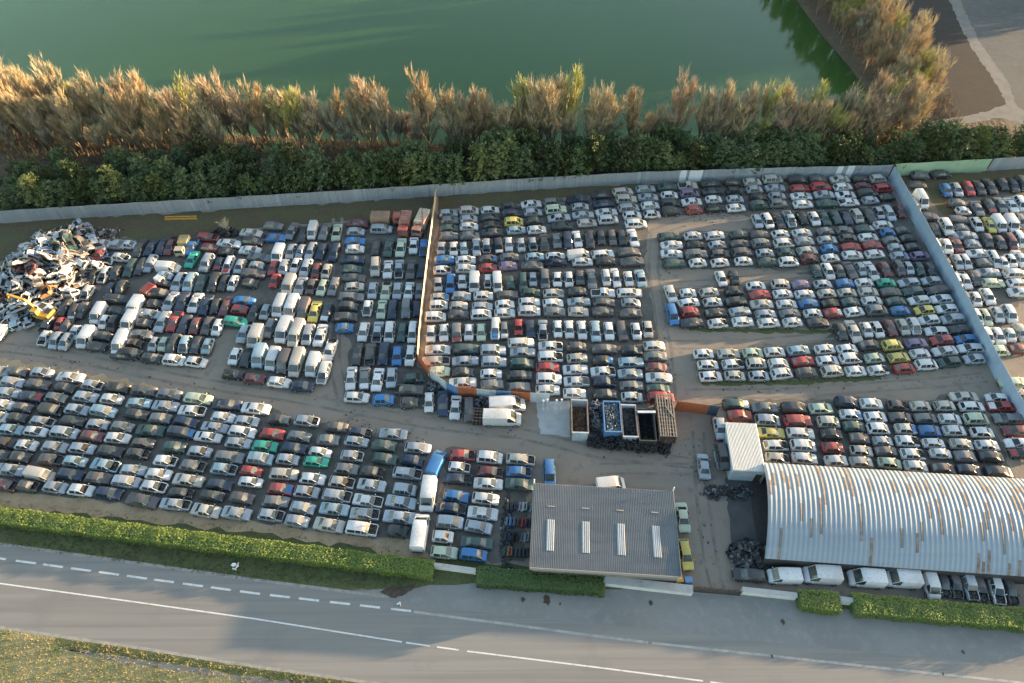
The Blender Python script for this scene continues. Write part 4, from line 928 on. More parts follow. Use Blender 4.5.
# eastern compound
row('m', 'E', '920,175g 941,174d 916,185d 927,217p 958,203g 963.5,210.6w 957,220p 961.6,228g 967,235.6s 973.5,244s 979,254w 984,263g 989,273s 993,283l 1014,274w 1019,283.5w 1021,292w 999,351l 1019,349m 1014,383l 1018,393g')
row('m', 'S', '914,206o 926,229r 935,229d 946,227w 978.5,207.5g 988.5,206d 1000,204g 1011,205w 1020,204w 976.6,224w 990,225y 1000,222.5wV 1012,222wV 1021,221g 987,240p 999,242p 1010,241m 1019,239w')
row('m', 'S', '947,190b 957,189s 968.5,188r 979,187d 990,186d 1002,184d 1013,185d 1022,184d')
row('m', 'S', '935.6,246w 945.6,246w 956,244m 945.6,262.5p 957,262s 966,261w 995,259w 1003,263w 1011,261w 1020,258w 954,282w 965,280w 976,278p 965,299p 976,299w 987.5,296w 976,317w 986,317l 997,315w 1009,314w 986,336w 997,335.5w 1009,335w 1021,332o')
row('white box truck behind the diagonal fence', 'S', '921,199wT')
# western lot
row('m', 'S', '154,344s 164,344l 175,344d 185.6,345c 197,345d 209,346c')
row('m', 'S', '162,321s 174,321r 185,324n 196,325.6m 207.5,325.6p 218,327w')
row('m', 'S', '171,301s 182.5,301n 195,302.5w 205.6,304n 215.6,305.6d 227,305.6m')
row('m', 'S', '179,281s 191,282c 202.5,282.5e 214,282.5d 224,282.5d 233,282.5w')
row('m', 'S', '131,267.5e 141,266d 151,263s 207,263s 218,264n 228,265w 239,266s')
row('m', 'E', '168,266wV 165,276c 164,284k 158,294k 154,304k 149,314s 145,323k 141,334g 135,343k 130,354k 151,357.5d 174,360w 196,362w')
row('m', 'S', '134,305wV 127,320wV')
row('m', 'E', '119,244s 121,257.5W 228,243w 226,252k 209,247.5m 206,237R 250.6,233o 252,241d 250.6,250w 259,257.5g 256,265.6s 252.5,274p 250,283d 274,226g 275,237.5b')
row('m', 'S', '139,248d 151,247n 161,246n 171,245m 192.5,246b 192.5,259t 277.5,252wV 274,267.5r 275,280r')
row('m', 'S', '292.5,230.6g 302.5,234d 313,229wV 325,231g 337,232l')
row('m', 'S', '290.6,251s 300,251s 310.6,250.6s 322,251n 334,252n')
row('m', 'S', '284,267.5s 295,266w 306,267.5s 316,270m 327.5,271o')
row('m', 'S', '288,283oV 300,285s 311,286p 322,287l 333,286g')
row('m', 'S', '279,305wT 292,306wT 303,307.5pV 314,311y 326,313n')
row('m', 'E', '243,301b 239,310r 235.6,321t')
row('m', 'S', '254,312d 265,312s')
row('m', 'S', '244,333s 255,336oT 269,328g 283,329wT 296.5,332oT 309,335s 320.6,335w')
row('m', 'S', '235,356w 245,360d 329.5,350w 324,372w')
row('m', 'S', '259,355cT 271.5,358wV 284.4,361pT 297,362oT 312,365wT')
row('lower edge of the western lot', 'E', '233.7,374k 254,378m 279,382w 301,386n')
row('m', 'S', '119,342wT 65,307d 74,312d 82.5,310p 97,312wV 88,292W 47.5,324D 60,324r 67,326p 75,332w 85,336wV 104,323w 113,324d 46,338W 57.5,340s 67,341s 110,290n 121,289d 100,255r 106,274W 94,276d 116,273d')
row('m', 'E', '97,346d 102,336d 124,354d 117,299d 116,311d 118,245s 104,244w 10,266d 8,276d 14,288k 4,301d 130,245w')
row('m', 'S', '4,314s 1,332w')

def lot_angle(x, y, name):
    if 'the hedge' in name and 'hall' not in name: return -7.0
    if y > 440 and x < 530: return -5.5
    if 'hall and hedge' in name: return -5
    if x > 690 and y > 395: return -1.0 - 3.3 * max(0, (y - 404)) / 68
    if x > 888 + (y - 178) * .54: return -1.5
    if x >= 664: return 5.0 - 3 * (y > 340) * (x < 780)
    if x > 428 and y < 398 - (x < 460) * 12: return 4.4 - 3.4 * min(1, max(0, (y - 240) / 90))
    if x > 336: return 1.0
    return -5.0
CARS = []
def name_(c): return c['name']
rc = random.Random(29)
FACE = dict(R=0, E=0, S=-90, N=90, W=180, U=78)
for ri, (name, face, toks, base) in enumerate(ROWS):
    for k, t in enumerate(toks.split()):
        m_ = re.match(r'([\d.]+),([\d.]+)([a-zA-Z])([VT]?)$', t)
        x, y, c, v = float(m_[1]), float(m_[2]), m_[3], m_[4]
        zc = .75 if not v else 1.2
        X, Y = at(x, y, zc + base)
        X += rc.gauss(0, .09); Y += rc.gauss(0, .07)
        a = lot_angle(x, y, name) + FACE[face] + rc.gauss(0, 2.0)
        CARS.append(dict(row=ri, k=k, name=name, x=x, y=y, X=X, Y=Y, a=a, col=c.lower(), nohood=c.isupper(), v=v, base=base))
XY = np.array([(c['X'], c['Y']) for c in CARS])
for i, c in enumerate(CARS):
    ca, sa = math.cos(R(c['a'])), math.sin(R(c['a'])); d = XY - XY[i]
    lo = d[:, 0] * ca + d[:, 1] * sa; la = -d[:, 0] * sa + d[:, 1] * ca
    near = (np.abs(lo) + np.abs(la) > .3)
    g = np.abs(lo[(np.abs(la) < 1.0) & near & (np.abs(lo) > 1.8)]); c['L'] = float(g.min()) if len(g) else 9.
    g = np.abs(la[(np.abs(lo) < 2.2) & near & (np.abs(la) > .7)]); c['Wd'] = float(g.min()) if len(g) else 9.
    if c['v']: c['type'] = 'van'
    else:
        o = rc.random()
        if c['L'] < 4.15: ty = 'hatchback' if o < .55 else 'city_car' if o < .88 else 'people_carrier'
        else: ty = 'saloon' if o < .16 else 'boxy_saloon' if o < .28 else 'coupe' if o < .36 else 'large_saloon' if o < .45 else 'hatchback' if o < .62 else 'city_car' if o < .70 else 'estate' if o < .78 else 'long_estate' if o < .85 else 'people_carrier' if o < .93 else 'off_roader' if o < .98 else 'pickup'
        if c['nohood'] and ty == 'pickup': ty = 'saloon'
        if 'strip beside the metal shed' in name_(c): ty = 'saloon' if c['col'] == 'l' else 'hatchback'
        c['type'] = ty
    L = LEN[c['type']]; W2 = 1.92 if c['v'] else 1.74
    c['sy_'] = 1
    k = (1.12 if c['y'] > 370 else 1.0) if c['v'] == 'T' else (.80 if c['v'] else rc.uniform(.93, 1.0))
    if not c['v'] and c['type'] == 'hatchback' and c['L'] > 4.3: k = rc.uniform(.98, 1.10)
    c['sx'] = min(k, max(.74 if not c['v'] else .8, (c['L'] - .28) / L)); c['sy'] = min(rc.uniform(.93, .99) if not c['v'] else (1.06 if c['v'] == 'T' else .95), max(.82, (c['Wd'] - .22) / W2)); c['sz'] = (1.05 if c['y'] > 370 else .95) if c['v'] == 'T' else (.82 if c['v'] else rc.uniform(.91, .97))
    o2 = rc.random(); c['hoodcol'] = rc.choice('wskdbrgw') if o2 < .09 and not c['v'] and not c['nohood'] else None; c['bootcol'] = '-' if .09 < o2 < .16 and not c['v'] else None
    c['noglass'] = rc.random() < .07 and not c['v']
    c['dist'] = math.sqrt(c['X'] ** 2 + c['Y'] ** 2 + HC ** 2)
    c['zjit'] = 0
inview = lambda c: -12 < c['x'] < 1036
plain = [c for c in CARS if not c['v'] and inview(c)]
plain.sort(key=lambda c: (c['name'] == 'm', c['dist']))
solo = plain[:300]; solo_ids = {id(c) for c in solo}
TY = dict(city_car='small car', coupe='coupe', boxy_saloon='saloon', large_saloon='saloon', long_estate='estate', saloon='saloon', hatchback='hatchback', estate='estate', people_carrier='minivan', off_roader='off-roader', pickup='pickup', van='van')
def art(s): return ('an ' if s[0] in 'aeiou' else 'a ') + s
def desc(c, full=True):
    d = PAINT[c['col']][0] + ' ' + TY[c['type']]
    if c['nohood'] and full: d = 'bonnetless ' + d
    elif c.get('hoodcol') and c['hoodcol'] != c['col'] and full: d = d + ' with %s bonnet' % PAINT[c['hoodcol']][0]
    return d
byrow = {}
for c in CARS: byrow.setdefault(c['name'], []).append(c)
used = set()
def where(c):
    x, y = c['x'], c['y']
    if x < 336 and y < 392: return 'western lot' if x > 135 else 'lot by the scrap heap'
    if x < 432: return 'lot with the cream fence'
    if x > 888 + (y - 178) * .54: return 'eastern compound'
    if x < 664: return 'middle lot'
    return 'eastern lot'
def label(c):
    nm = c['name']; d = desc(c)
    if nm == 'm':
        nb = sorted((q for q in CARS if q is not c and inview(q)), key=lambda q: (q['X'] - c['X']) ** 2 + (q['Y'] - c['Y']) ** 2)
        for a, b in ((0, 1), (0, 2), (1, 2), (0, 3), (1, 3), (2, 3)):
            l = '%s beside %s and %s cars, %s' % (d, PAINT[nb[a]['col']][0], PAINT[nb[b]['col']][0], where(c))
            if l not in used: break
    else:
        mates = sorted(byrow[nm], key=lambda q: q['k'] + 1000 * q['row']); i = mates.index(c)
        cn = lambda j: PAINT[mates[j]['col']][0]
        same = [q for q in mates if desc(q) == d and q is not c]
        sig = lambda j: (desc(mates[j]), {cn(j - 1), cn(j + 1)}) if 0 < j < len(mates) - 1 else j
        if len(mates) == 1: l = '%s, the %s' % (d, nm) if 'car of' in nm else '%s standing at the %s' % (d, nm)
        elif not same: l = 'only %s in the %s' % (d, nm)
        elif i == 0: l = '%s at one end of the %s, before %s car' % (d, nm, art(cn(1)))
        elif i == len(mates) - 1: l = '%s at one end of the %s, after %s car' % (d, nm, art(cn(i - 1)))
        elif sum(sig(j) == sig(i) for j in range(len(mates))) == 1:
            l = ('%s between two %s cars, %s' % (d, cn(i - 1), nm)) if cn(i - 1) == cn(i + 1) else '%s between %s and %s cars, %s' % (d, cn(i - 1), cn(i + 1), nm)
        else:
            w_ = 'first second third fourth fifth sixth seventh eighth ninth tenth eleventh twelfth thirteenth fourteenth fifteenth sixteenth seventeenth'.split()
            l = '%s, %s car along the %s' % (d, w_[i], nm)
    if len(l.split()) > 16: l = l.replace(' at one end of the ', ' ending the ').replace('bonnetless ', 'hoodless ').replace('front column', 'column').replace('short column beside stacked doors', 'column by stacked doors')
    used.add(l); return l
def group_of(c):
    n = c['name']
    if 'the hedge' in n and 'hall' not in n: return 'cars in the lot along the road hedge'
    if 'cream-fence' in n: return 'cars in the lot with the cream fence'
    if 'hall' in n or 'lane' in n: return 'cars in the compound above the arched hall'
    return 'scrap cars parked in the yard'
def place(c, name, cat, grp, parts=True):
    lab = c.get('label') or label(c)
    r = empty(name, (c['X'], c['Y'], c['base'] + .01), R(c['a']), lab, cat, grp); r.scale = (c['sx'], c['sy'], c['sz'])
    for pn, me in car_proto(c['type'], c['col'], c['nohood'] and not c['v'], c['noglass'], c['hoodcol'], c['bootcol']): link(pn, me, r)
    return r
SPECIAL = {
    'long white van': None,
}
for c in CARS:
    if c['v'] and inview(c):
        if c['row'] and ROWS[c['row']][0] == 'long white van': c['label'] = 'long white van, the upper of two beside the small-car columns, next to the blue van' if ROWS[c['row']][1] == 'S' else 'long white van whose rear end reaches the road hedge'
        elif 'blue van' in c['name']: c['label'] = 'blue van standing crosswise above the long white vans'
        elif 'concrete pad' in c['name']: c['label'] = 'white van beside the concrete pad, %s' % ('against the sheet wall' if c['k'] == 0 else 'on the lane side')
        elif 'box truck' in c['name']: c['label'] = 'white high-roofed box truck behind the diagonal panel fence'
        elif 'hall and hedge' in c['name']: c['label'] = ['', 'short white van behind the low wall and beside the dark estate', 'long white van with a ribbed roof behind the small square hedge', 'white box van in the strip between the hall and the hedge', 'white van with roof gear at the end of the strip of vans', '', ''][c['k']] if c['k'] else 'white van standing crosswise between the strip of vans and the bare shells'
        elif 'open yard' in c['name']: c['label'] = 'white van parked against the upper wall of the grey metal shed'
        place(c, 'van', 'van', 'vans in the yard')
for c in solo: place(c, 'parked_car', 'car', group_of(c))
rest = [c for c in CARS if not c['v'] and id(c) not in solo_ids]
def rest_mesh():
    mats = [PM[k] for k in PK] + [M[k] for k in ('trimblack', 'glass', 'dark', 'lampclear', 'lampred', 'rubber', 'rim', 'engine')]
    ix = {k: i for i, k in enumerate(PK)}; ix2 = {k: len(PK) + i for i, k in enumerate(('trimblack', 'glass', 'dark', 'lampclear', 'lampred', 'rubber', 'rim', 'engine'))}
    VV, loops, tot, mi, n = [], [], [], [], 0
    for c in rest:
        V, Fc, Mi = car_np(c['type'], c['nohood'], c['noglass'])
        V = V * np.array([c['sx'], c['sy'], c['sz']]); ca, sa = math.cos(R(c['a'])), math.sin(R(c['a']))
        VV.append(np.column_stack([c['X'] + V[:, 0] * ca - V[:, 1] * sa, c['Y'] + V[:, 0] * sa + V[:, 1] * ca, V[:, 2] + c['base'] + .01]))
        for f in Fc: loops.extend(n + i for i in f); tot.append(len(f))
        hc_, bc_ = c['hoodcol'] or c['col'], c['bootcol']
        mi += [ix[c['col']] if m == 'paint' else ix[hc_] if m == 'bonnet' else (ix2['dark'] if bc_ else ix[c['col']]) if m == 'boot_lid' else ix2[m] for m in Mi]; n += len(V)
    me = bpy.data.meshes.new('parked_cars'); VV = np.concatenate(VV)
    me.vertices.add(len(VV)); me.vertices.foreach_set('co', VV.ravel())
    me.loops.add(len(loops)); me.loops.foreach_set('vertex_index', loops)
    me.polygons.add(len(tot)); st = np.concatenate([[0], np.cumsum(tot)[:-1]]); me.polygons.foreach_set('loop_start', st.astype(np.int32)); me.polygons.foreach_set('loop_total', tot)
    for m in mats: me.materials.append(m)
    me.polygons.foreach_set('material_index', mi); me.polygons.foreach_set('use_smooth', [True] * len(tot)); me.update(calc_edges=True); me.validate(); me.set_sharp_from_angle(angle=R(38))
    tag(link('parked_cars', me), 'hundreds more scrap cars packed in rows across the back of the yard', 'cars', kind='stuff')
rest_mesh()
bad = [o['label'] for o in COL.objects if o.get('label') and len(o['label'].split()) > 16]; print('LONG', len(bad), bad)
print('CARS total', len(CARS), 'solo', len(solo), 'rest', len(rest), 'named', sum(c['name'] != 'm' for c in plain), sum(c['name'] == 'm' for c in solo))

# ------------------------------------------------------------------ door racks by the shed
DC = 'dskndgnebsdpwndek'
for j, (yy) in enumerate((505.5, 521, 536, 551)):
    for k in range(7):
        p = at(507 + k * 3.9 - j * 1.2, yy + .25 * k, .6); col = DC[(j * 5 + k * 3) % len(DC)] if not (j == 1 and k == 4) else 'r'
        if j == 3 and k == 1: col = 'f'
        if j == 2 and k == 5: col = 'c'
        e = empty('car_door', (p[0], p[1], 0.02), R(-6), '%s car door standing %s in the %s stack beside the shed' % (PAINT[col][0], ['first', 'second', 'third', 'fourth', 'fifth', 'sixth', 'last'][k], ['rearmost', 'second', 'third', 'front'][j]), 'car door', 'car doors stacked beside the shed')
        pn = MB(); tl = R(33); pn.box((.0, 0, .38), (.13, 1.15, .72), ry=tl); pn.build('panel', PM[col], e)
        fr = MB()
        for (y0, y1, z0, z1) in ((-.55, -.5, .74, 1.08), (.48, .53, .74, 1.12), (-.55, .53, 1.08, 1.14)): fr.box((.05 + ((z0 + z1) / 2 - .38) * math.tan(tl), (y0 + y1) / 2, .38 + ((z0 + z1) / 2 - .38) * .86), (.07, y1 - y0, z1 - z0), ry=tl)
        fr.build('window_frame', PM[col], e)

# ------------------------------------------------------------------ scrap heap of crushed shells and the grab
rh = random.Random(41)
hc = at(50, 281); heapcols = 'wgwsswwsgcbwsosglwmwsdwfsewwwssosgswcswosgs'
def crushed(i, col, X, Y, Z, rz, tx, ty, sq, lab):
    V, Fc, Mi = car_np(rh.choice(['hatchback', 'saloon', 'estate']), rh.random() < .5, True)
    V = V.copy(); ph = [rh.uniform(0, 6) for _ in range(6)]
    V[:, 2] = V[:, 2] * sq
    V[:, 2] += .10 * np.sin(V[:, 0] * 3.1 + ph[0]) + .12 * np.sin(V[:, 1] * 4 + V[:, 0] * 2 + ph[1]); V[:, 1] += .12 * np.sin(V[:, 0] * 2.3 + ph[2]); V[:, 0] += .15 * np.sin(V[:, 1] * 3.3 + ph[3])
    V += np.random.RandomState(i).normal(0, .032, V.shape)
    mb = MB(); keep = [k for k, m in enumerate(Mi) if m not in ('rubber', 'rim')]
    slots = ['paint', 'trimblack', 'dark', 'engine', 'rust']
    mb.v = [tuple(v) for v in V]
    for k in keep:
        m = Mi[k]; mb.f.append(tuple(Fc[k])); s_ = {'paint': 0, 'bonnet': 0, 'boot_lid': 0, 'trimblack': 1, 'engine': 3}.get(m, 2)
        if s_ == 0 and rh.random() < .10: s_ = 4
        mb.m.append(s_)
    for _ in range(10):
        mb.box((rh.uniform(-1.6, 1.6), rh.uniform(-.8, .8), rh.uniform(.2, .9) * sq + .1), (rh.uniform(.2, .9), rh.uniform(.05, .5), rh.uniform(.03, .2)), rh.uniform(0, 3), rh.choice([0, 3, 4]), ry=rh.uniform(-.7, .7))
    o = mb.build('crushed_car', [PM[col], M['trimblack'], M['dark'], M['engine'], M['rustbrown']])
    o.location = (X, Y, Z); o.rotation_euler = (tx, ty, rz)
    tag(o, lab, 'wreck', 'crushed car shells in the scrap heap')
n_ = 0; placed = []
for lay, (cnt, shr) in enumerate(((46, 1.0), (38, .86), (28, .68), (17, .5), (8, .3))):
    for k in range(cnt):
        for _ in range(60):
            t = rh.uniform(0, 6.283); d = rh.random() ** .5 * shr
            X = hc[0] + 8.3 * d * math.cos(t); Y = hc[1] + 12.0 * d * math.sin(t) + 1.5
            X += (Y - hc[1]) * .05
            if all((X - a) ** 2 + (Y - b) ** 2 > (2.4 - .2 * lay) ** 2 or l != lay for a, b, l in placed): break
        placed.append((X, Y, lay)); col = heapcols[(n_ * 7 + lay) % len(heapcols)]
        crushed(n_, col, X, Y, .05 + lay * 1.15, rh.uniform(0, 6.28), rh.gauss(0, .16 + .08 * lay), rh.gauss(0, .16 + .08 * lay), rh.uniform(.55, .85),
                'crumpled %s car shell jumbled in the tall scrap heap by the yellow grab' % PAINT[col][0]); n_ += 1
def heapz(x, y): return 3.3 * max(.05, 1 - (((x - hc[0]) / 8.6) ** 2 + ((y - hc[1] - 1.5) / 12.4) ** 2))
mb = MB(); chunks(mb, 900, lambda q: (hc[0] + q.uniform(-8.4, 8.4), hc[1] + 1.5 + q.uniform(-12, 12)), lambda x, y: heapz(x, y) + .4, rh, (.06, .34), 5)
tag(mb.build('scrap_metal', [M['scrapblue'], M['white'], M['scrapdark'], M['rustbrown'], M['scrapblue']]), 'torn sheets and loose parts filling the tall scrap heap', 'scrap', kind='stuff')
def excavator():
    b0 = at(47, 318); e = empty('excavator', (*b0, 0), R(166), 'yellow scrap grab crane parked at the foot of the heap', 'excavator'); e.scale = (.8, .8, .85)
    for s_ in (-1, 1):
        t = MB(); t.box((0, s_ * 1.1, .45), (3.6, .55, .7), taper=.92); t.build('track', M['steel'], e)
    h = MB(); h.box((-.5, 0, 1.45), (3.2, 2.5, 1.1), taper=.94); h.box((-1.7, 0, 1.4), (.9, 2.3, 1.0)); hh = h.build('house', M['excyellow'], e)
    cb = MB(); cb.box((.75, .75, 2.1), (1.5, 1.05, 1.7), taper=.9); c_ = cb.build('cab', M['excyellow'], e)
    wn = MB(); wn.box((1.47, .75, 2.3), (.12, .9, 1.0)); wn.box((.75, 1.27, 2.3), (1.2, .1, .9)); wn.build('window', M['glass'], c_)
    en = MB(); en.box((-1.3, -.4, 2.06), (1.3, 1.2, .12)); en.build('engine_cover', M['steel'], hh)
    bm = MB(); pts = [Vector((.8, -.2, 1.6)), Vector((2.6, -.2, 4.4)), Vector((6.2, -.2, 5.0))]
    for a, b in zip(pts, pts[1:]): bm.tube(a, b, .32, .28, 4)
    bm.tube((1.4, -.55, 1.9), (2.9, -.45, 4.1), .09, .09, 6); bm.build('boom', M['excyellow'], e)
    sk_ = MB(); sk_.tube(pts[2], (7.3, -.2, 2.6), .26, .2, 4); sk_.build('stick', M['excyellow'], e)
    gr = MB()
    gr.tube((7.3, -.2, 2.7), (7.3, -.2, 2.0), .2, .25, 8)
    for k in range(5):
        t = 2 * math.pi * k / 5; p0 = Vector((7.3, -.2, 2.05)); p1 = p0 + Vector((.6 * math.cos(t), .6 * math.sin(t), -.35)); p2 = p0 + Vector((.35 * math.cos(t), .35 * math.sin(t), -1.1))
        gr.tube(p0, p1, .13, .15, 5); gr.tube(p1, p2, .15, .04, 5)
    gr.build('grab', M['steel'], e)
excavator()
# fire-damaged trucks at the back of the lot with the cream fence
def truck(x, y, a, cabm, bodym, lab, Lb=5.2, hb=2.6, sc_=.85):
    p = at(x, y, 1.3); e = empty('old_truck', (*p, 0), R(a), lab, 'truck', 'old trucks at the back of the lot'); e.scale = (sc_, sc_, sc_)
    ch = MB(); ch.box((0, 0, .75), (7.2, .9, .25)); ch.build('chassis', M['steel'], e)
    bd = MB(); bd.box((-1.0, 0, .9 + hb / 2), (Lb, 2.35, hb), taper=.97)
    for k in range(6): bd.box((-1.0 - Lb / 2 + .4 + k * (Lb - .8) / 5, 0, .93 + hb), (.12, 2.3, .08))
    bd.build('cargo_box', bodym, e)
    cb = MB(); cb.box((2.65, 0, 1.55), (1.7, 2.2, 1.9), taper=.9); c_ = cb.build('cab', cabm, e)
    wn = MB(); wn.box((3.43, 0, 2.0), (.1, 1.75, .75), ry=-.1); wn.box((2.8, 1.07, 2.0), (.9, .08, .65)); wn.box((2.8, -1.07, 2.0), (.9, .08, .65)); wn.build('window', M['glass'], c_)
    for X in (2.5, -1.9):
        for s_ in (-1, 1):
            wh = MB(); wh.tube((X, s_ * .85, .48), (X, s_ * 1.15, .48), .48, .48, 14); wh.build('wheel', M['rubber'], e)
rtan = mat('faded_red_tarpaulin', (.30, .12, .09), .85, noise=[(.8, (.34, .26, .18), .45, .65)]); rred = mat('faded_red_paint', (.33, .06, .05), .7, noise=[(1.0, (.25, .15, .11), .45, .7)])
truck(385, 218, 0, rred, mat('brown_canvas', (.28, .19, .13), .9, noise=[(.8, (.2, .13, .09), .45, .7)]), 'red truck with a faded brown canvas body standing sideways', 4.2, 1.7)
truck(405, 223, -93, rred, rtan, 'rusty red truck with an open patchy body facing the lot', 4.4, 1.6)
truck(421, 223, -103, rtan, mat('striped_tilt', (.42, .36, .28), .85, noise=[((1.4, .2, 1), (.32, .10, .08), .5, .6)]), 'slanted red and cream striped truck beside the cream fence', 4.8, 2.0)
truck(182.5, 243, -88, mat('cream_paint', (.45, .40, .30), .7), mat('yellowed_paint', (.40, .33, .16), .7, noise=[(1.2, (.25, .19, .1), .45, .7)]), 'tall yellowed truck at the back edge of the western lot', 3.0, 1.3, .74)
truck(151, 286, 62, M['lowwall'], rred, 'red and white truck slanting among dark cars in the western lot', 3.2, 1.4, .7)

# ------------------------------------------------------------------ hedges, trees
def hedge(a, c, width, h, leaf, lab, seed, dens=55):
    A, C = Vector((*at(*a), 0)), Vector((*at(*c), 0)); d = C - A; L = d.length; d.normalize(); n = Vector((-d.y, d.x, 0)); r = random.Random(seed)
    mid = (A + C) / 2
    e = empty('hedge', (mid.x, mid.y, 0), math.atan2(d.y, d.x), lab, 'hedge')
    cr = MB(); nx = int(L / .5); prof = [(-.46, 0), (-.5, .5), (-.42, .9), (0, 1.0), (.42, .9), (.5, .5), (.46, 0)]
    for i in range(nx + 1):
        x = -L / 2 + L * i / nx; sc_ = .93 if 0 < i < nx else .8
        for (u, z) in prof: cr.v.append((x, u * width * .86 * sc_ + r.uniform(-.08, .08), max(0, z * h * .9 * sc_ + r.uniform(-.08, .08) * (z > 0))))
    k = len(prof)
    for i in range(nx):
        for j in range(k - 1): cr.f.append((i * k + j, i * k + j + 1, (i + 1) * k + j + 1, (i + 1) * k + j)); cr.m.append(0)
    cr.f.append(tuple(range(k))); cr.m.append(0); cr.f.append(tuple(nx * k + t for t in reversed(range(k)))); cr.m.append(0)
    cr.build('branches', M['hedgeshade'], e)
    fo = MB(); ph = r.uniform(0, 9)
    for _ in range(int(L * (width + 2 * h) * dens)):
        x = r.uniform(-L / 2, L / 2); q = r.random() * (width + 2 * h)
        hh = h * (1 + .07 * math.sin(x * .9 + ph) + .05 * math.sin(x * 2.3)); ww = width * (1 + .06 * math.sin(x * 1.3 + ph))
        if q < h: p = (x, -ww / 2 + .1 * (q / h) ** 3 + r.uniform(-.12, .10), q)
        elif q > h + width: p = (x, ww / 2 + r.uniform(-.1, .12), (q - h - width))
        else: u = (q - h) / width * 2 - 1; p = (x, u * ww / 2, hh - .12 * abs(u) ** 3 + r.uniform(-.14, .06))
        s_ = r.uniform(.06, .13); a1, a2 = r.uniform(0, 6.28), r.uniform(-.5, .5)
        u = Vector((math.cos(a1), math.sin(a1), a2)) .normalized() * s_; v = Vector((-u.y, u.x, r.uniform(-.35, .35) * s_)).normalized() * s_ * .7; P = Vector(p)
        if P.z < .02: P.z = .05
        fo.quad(P - u, P + v, P + u, P - v)
    fo.build('foliage', leaf, e)
hedge((-60, 511), (434.5, 573), 2.0, 1.55, M['hedgeleaf'], 'long clipped green hedge between the road verge and the western car lot', 1, 70)
hedge((477, 579), (604, 588.5), 2.1, 1.5, M['hedgeshade'], 'hedge with shade put into its leaf colour in front of the grey metal shed', 2, 60)
hedge((796, 602.5), (836, 606), 2.2, 1.7, M['hedgeleaf'], 'small square hedge between two pieces of low white wall', 3, 65)
hedge((849, 607), (1090, 629), 2.3, 1.75, M['hedgeleaf'], 'clipped hedge in front of the arched hall and its strip of vans', 4, 55)

def pine_proto(seed, h, w_):
    r = random.Random(seed); tr = MB(); tr.tube((0, 0, 0), (0, 0, h * .92), .16, .04, 7)
    fo = MB()
    nb = int(26 + h * 4)
    for k in range(nb):
        t = .12 + .88 * k / nb; z = h * t; a = k * 2.4 + r.uniform(-.4, .4)
        Lb = w_ * (.30 + .75 * math.sin(min(1, (1.04 - t) * 1.25) * math.pi / 2)) * r.uniform(.72, 1.12) * (.72 if t < .25 else 1)
        base = Vector((0, 0, z)); tip = Vector((math.cos(a) * Lb, math.sin(a) * Lb, z + Lb * r.uniform(.05, .38)))
        tr.tube(base, base.lerp(tip, .85), .035, .012, 3, cap=False)
        for j in range(int(7 + 9 * Lb)):
            s_ = r.uniform(.22, 1.0); c = base.lerp(tip, s_) + Vector((r.gauss(0, .16), r.gauss(0, .16), r.gauss(.04, .13))) * (.6 + s_ * .6)
            for q in range(5):
                u = Vector((r.gauss(0, 1), r.gauss(0, 1), r.gauss(.5, .7))).normalized() * r.uniform(.17, .34); v = u.orthogonal().normalized() * r.uniform(.05, .10)
                fo.quad(c - v, c + u * .5 - v * .6, c + u, c + v)
    return tr.mesh('trunk', M['pinebark']), fo
PP = []
for i, (h, w_) in enumerate(((6.2, 2.2), (5.6, 2.5), (6.8, 2.3), (5.0, 2.2))):
    tm, fo = pine_proto(100 + i, h, w_); PP.append((tm, [fo.mesh('crown', M['pine%d' % j]) for j in range(3)]))
ORD = 'first second third fourth fifth sixth seventh eighth ninth tenth eleventh twelfth thirteenth fourteenth fifteenth sixteenth seventeenth eighteenth nineteenth twentieth'.split()
def ordn(i):
    if i < 20: return ORD[i]
    tens = ['', '', 'twenty', 'thirty', 'forty', 'fifty', 'sixty', 'seventy', 'eighty', 'ninety']
    n = i + 1
    return ('%s-%s' % (tens[n // 10], ORD[n % 10 - 1])) if n % 10 else {20: 'twentieth', 30: 'thirtieth', 40: 'fortieth', 50: 'fiftieth', 60: 'sixtieth', 70: 'seventieth', 80: 'eightieth'}[n]
rt = random.Random(17)
FL = [(-220, 240)] + FENCE_PX[1:] + [(985, 171), (1024, 168.5), (1300, 150)]
pts = []
X = -112.0
wl = [at(*p) for p in FL]
while X < 118:
    for (a, c) in zip(wl, wl[1:]):
        if a[0] <= X < c[0]: Yf = a[1] + (c[1] - a[1]) * (X - a[0]) / (c[0] - a[0]); break
    pts.append((X, Yf + rt.uniform(2.2, 3.6))); 
    if rt.random() < .8: pts.append((X + rt.uniform(.4, 1.8), Yf + rt.uniform(5.0, 7.4)))
    if X < -50 and rt.random() < .8: pts.append((X + rt.uniform(0, 2), Yf + rt.uniform(8.5, 12.5)))
    X += rt.uniform(2.3, 3.2)
pts = [p for p in pts if -14 < px(*p)[0] < 1040]
pts.sort()
NP_ = len(pts)
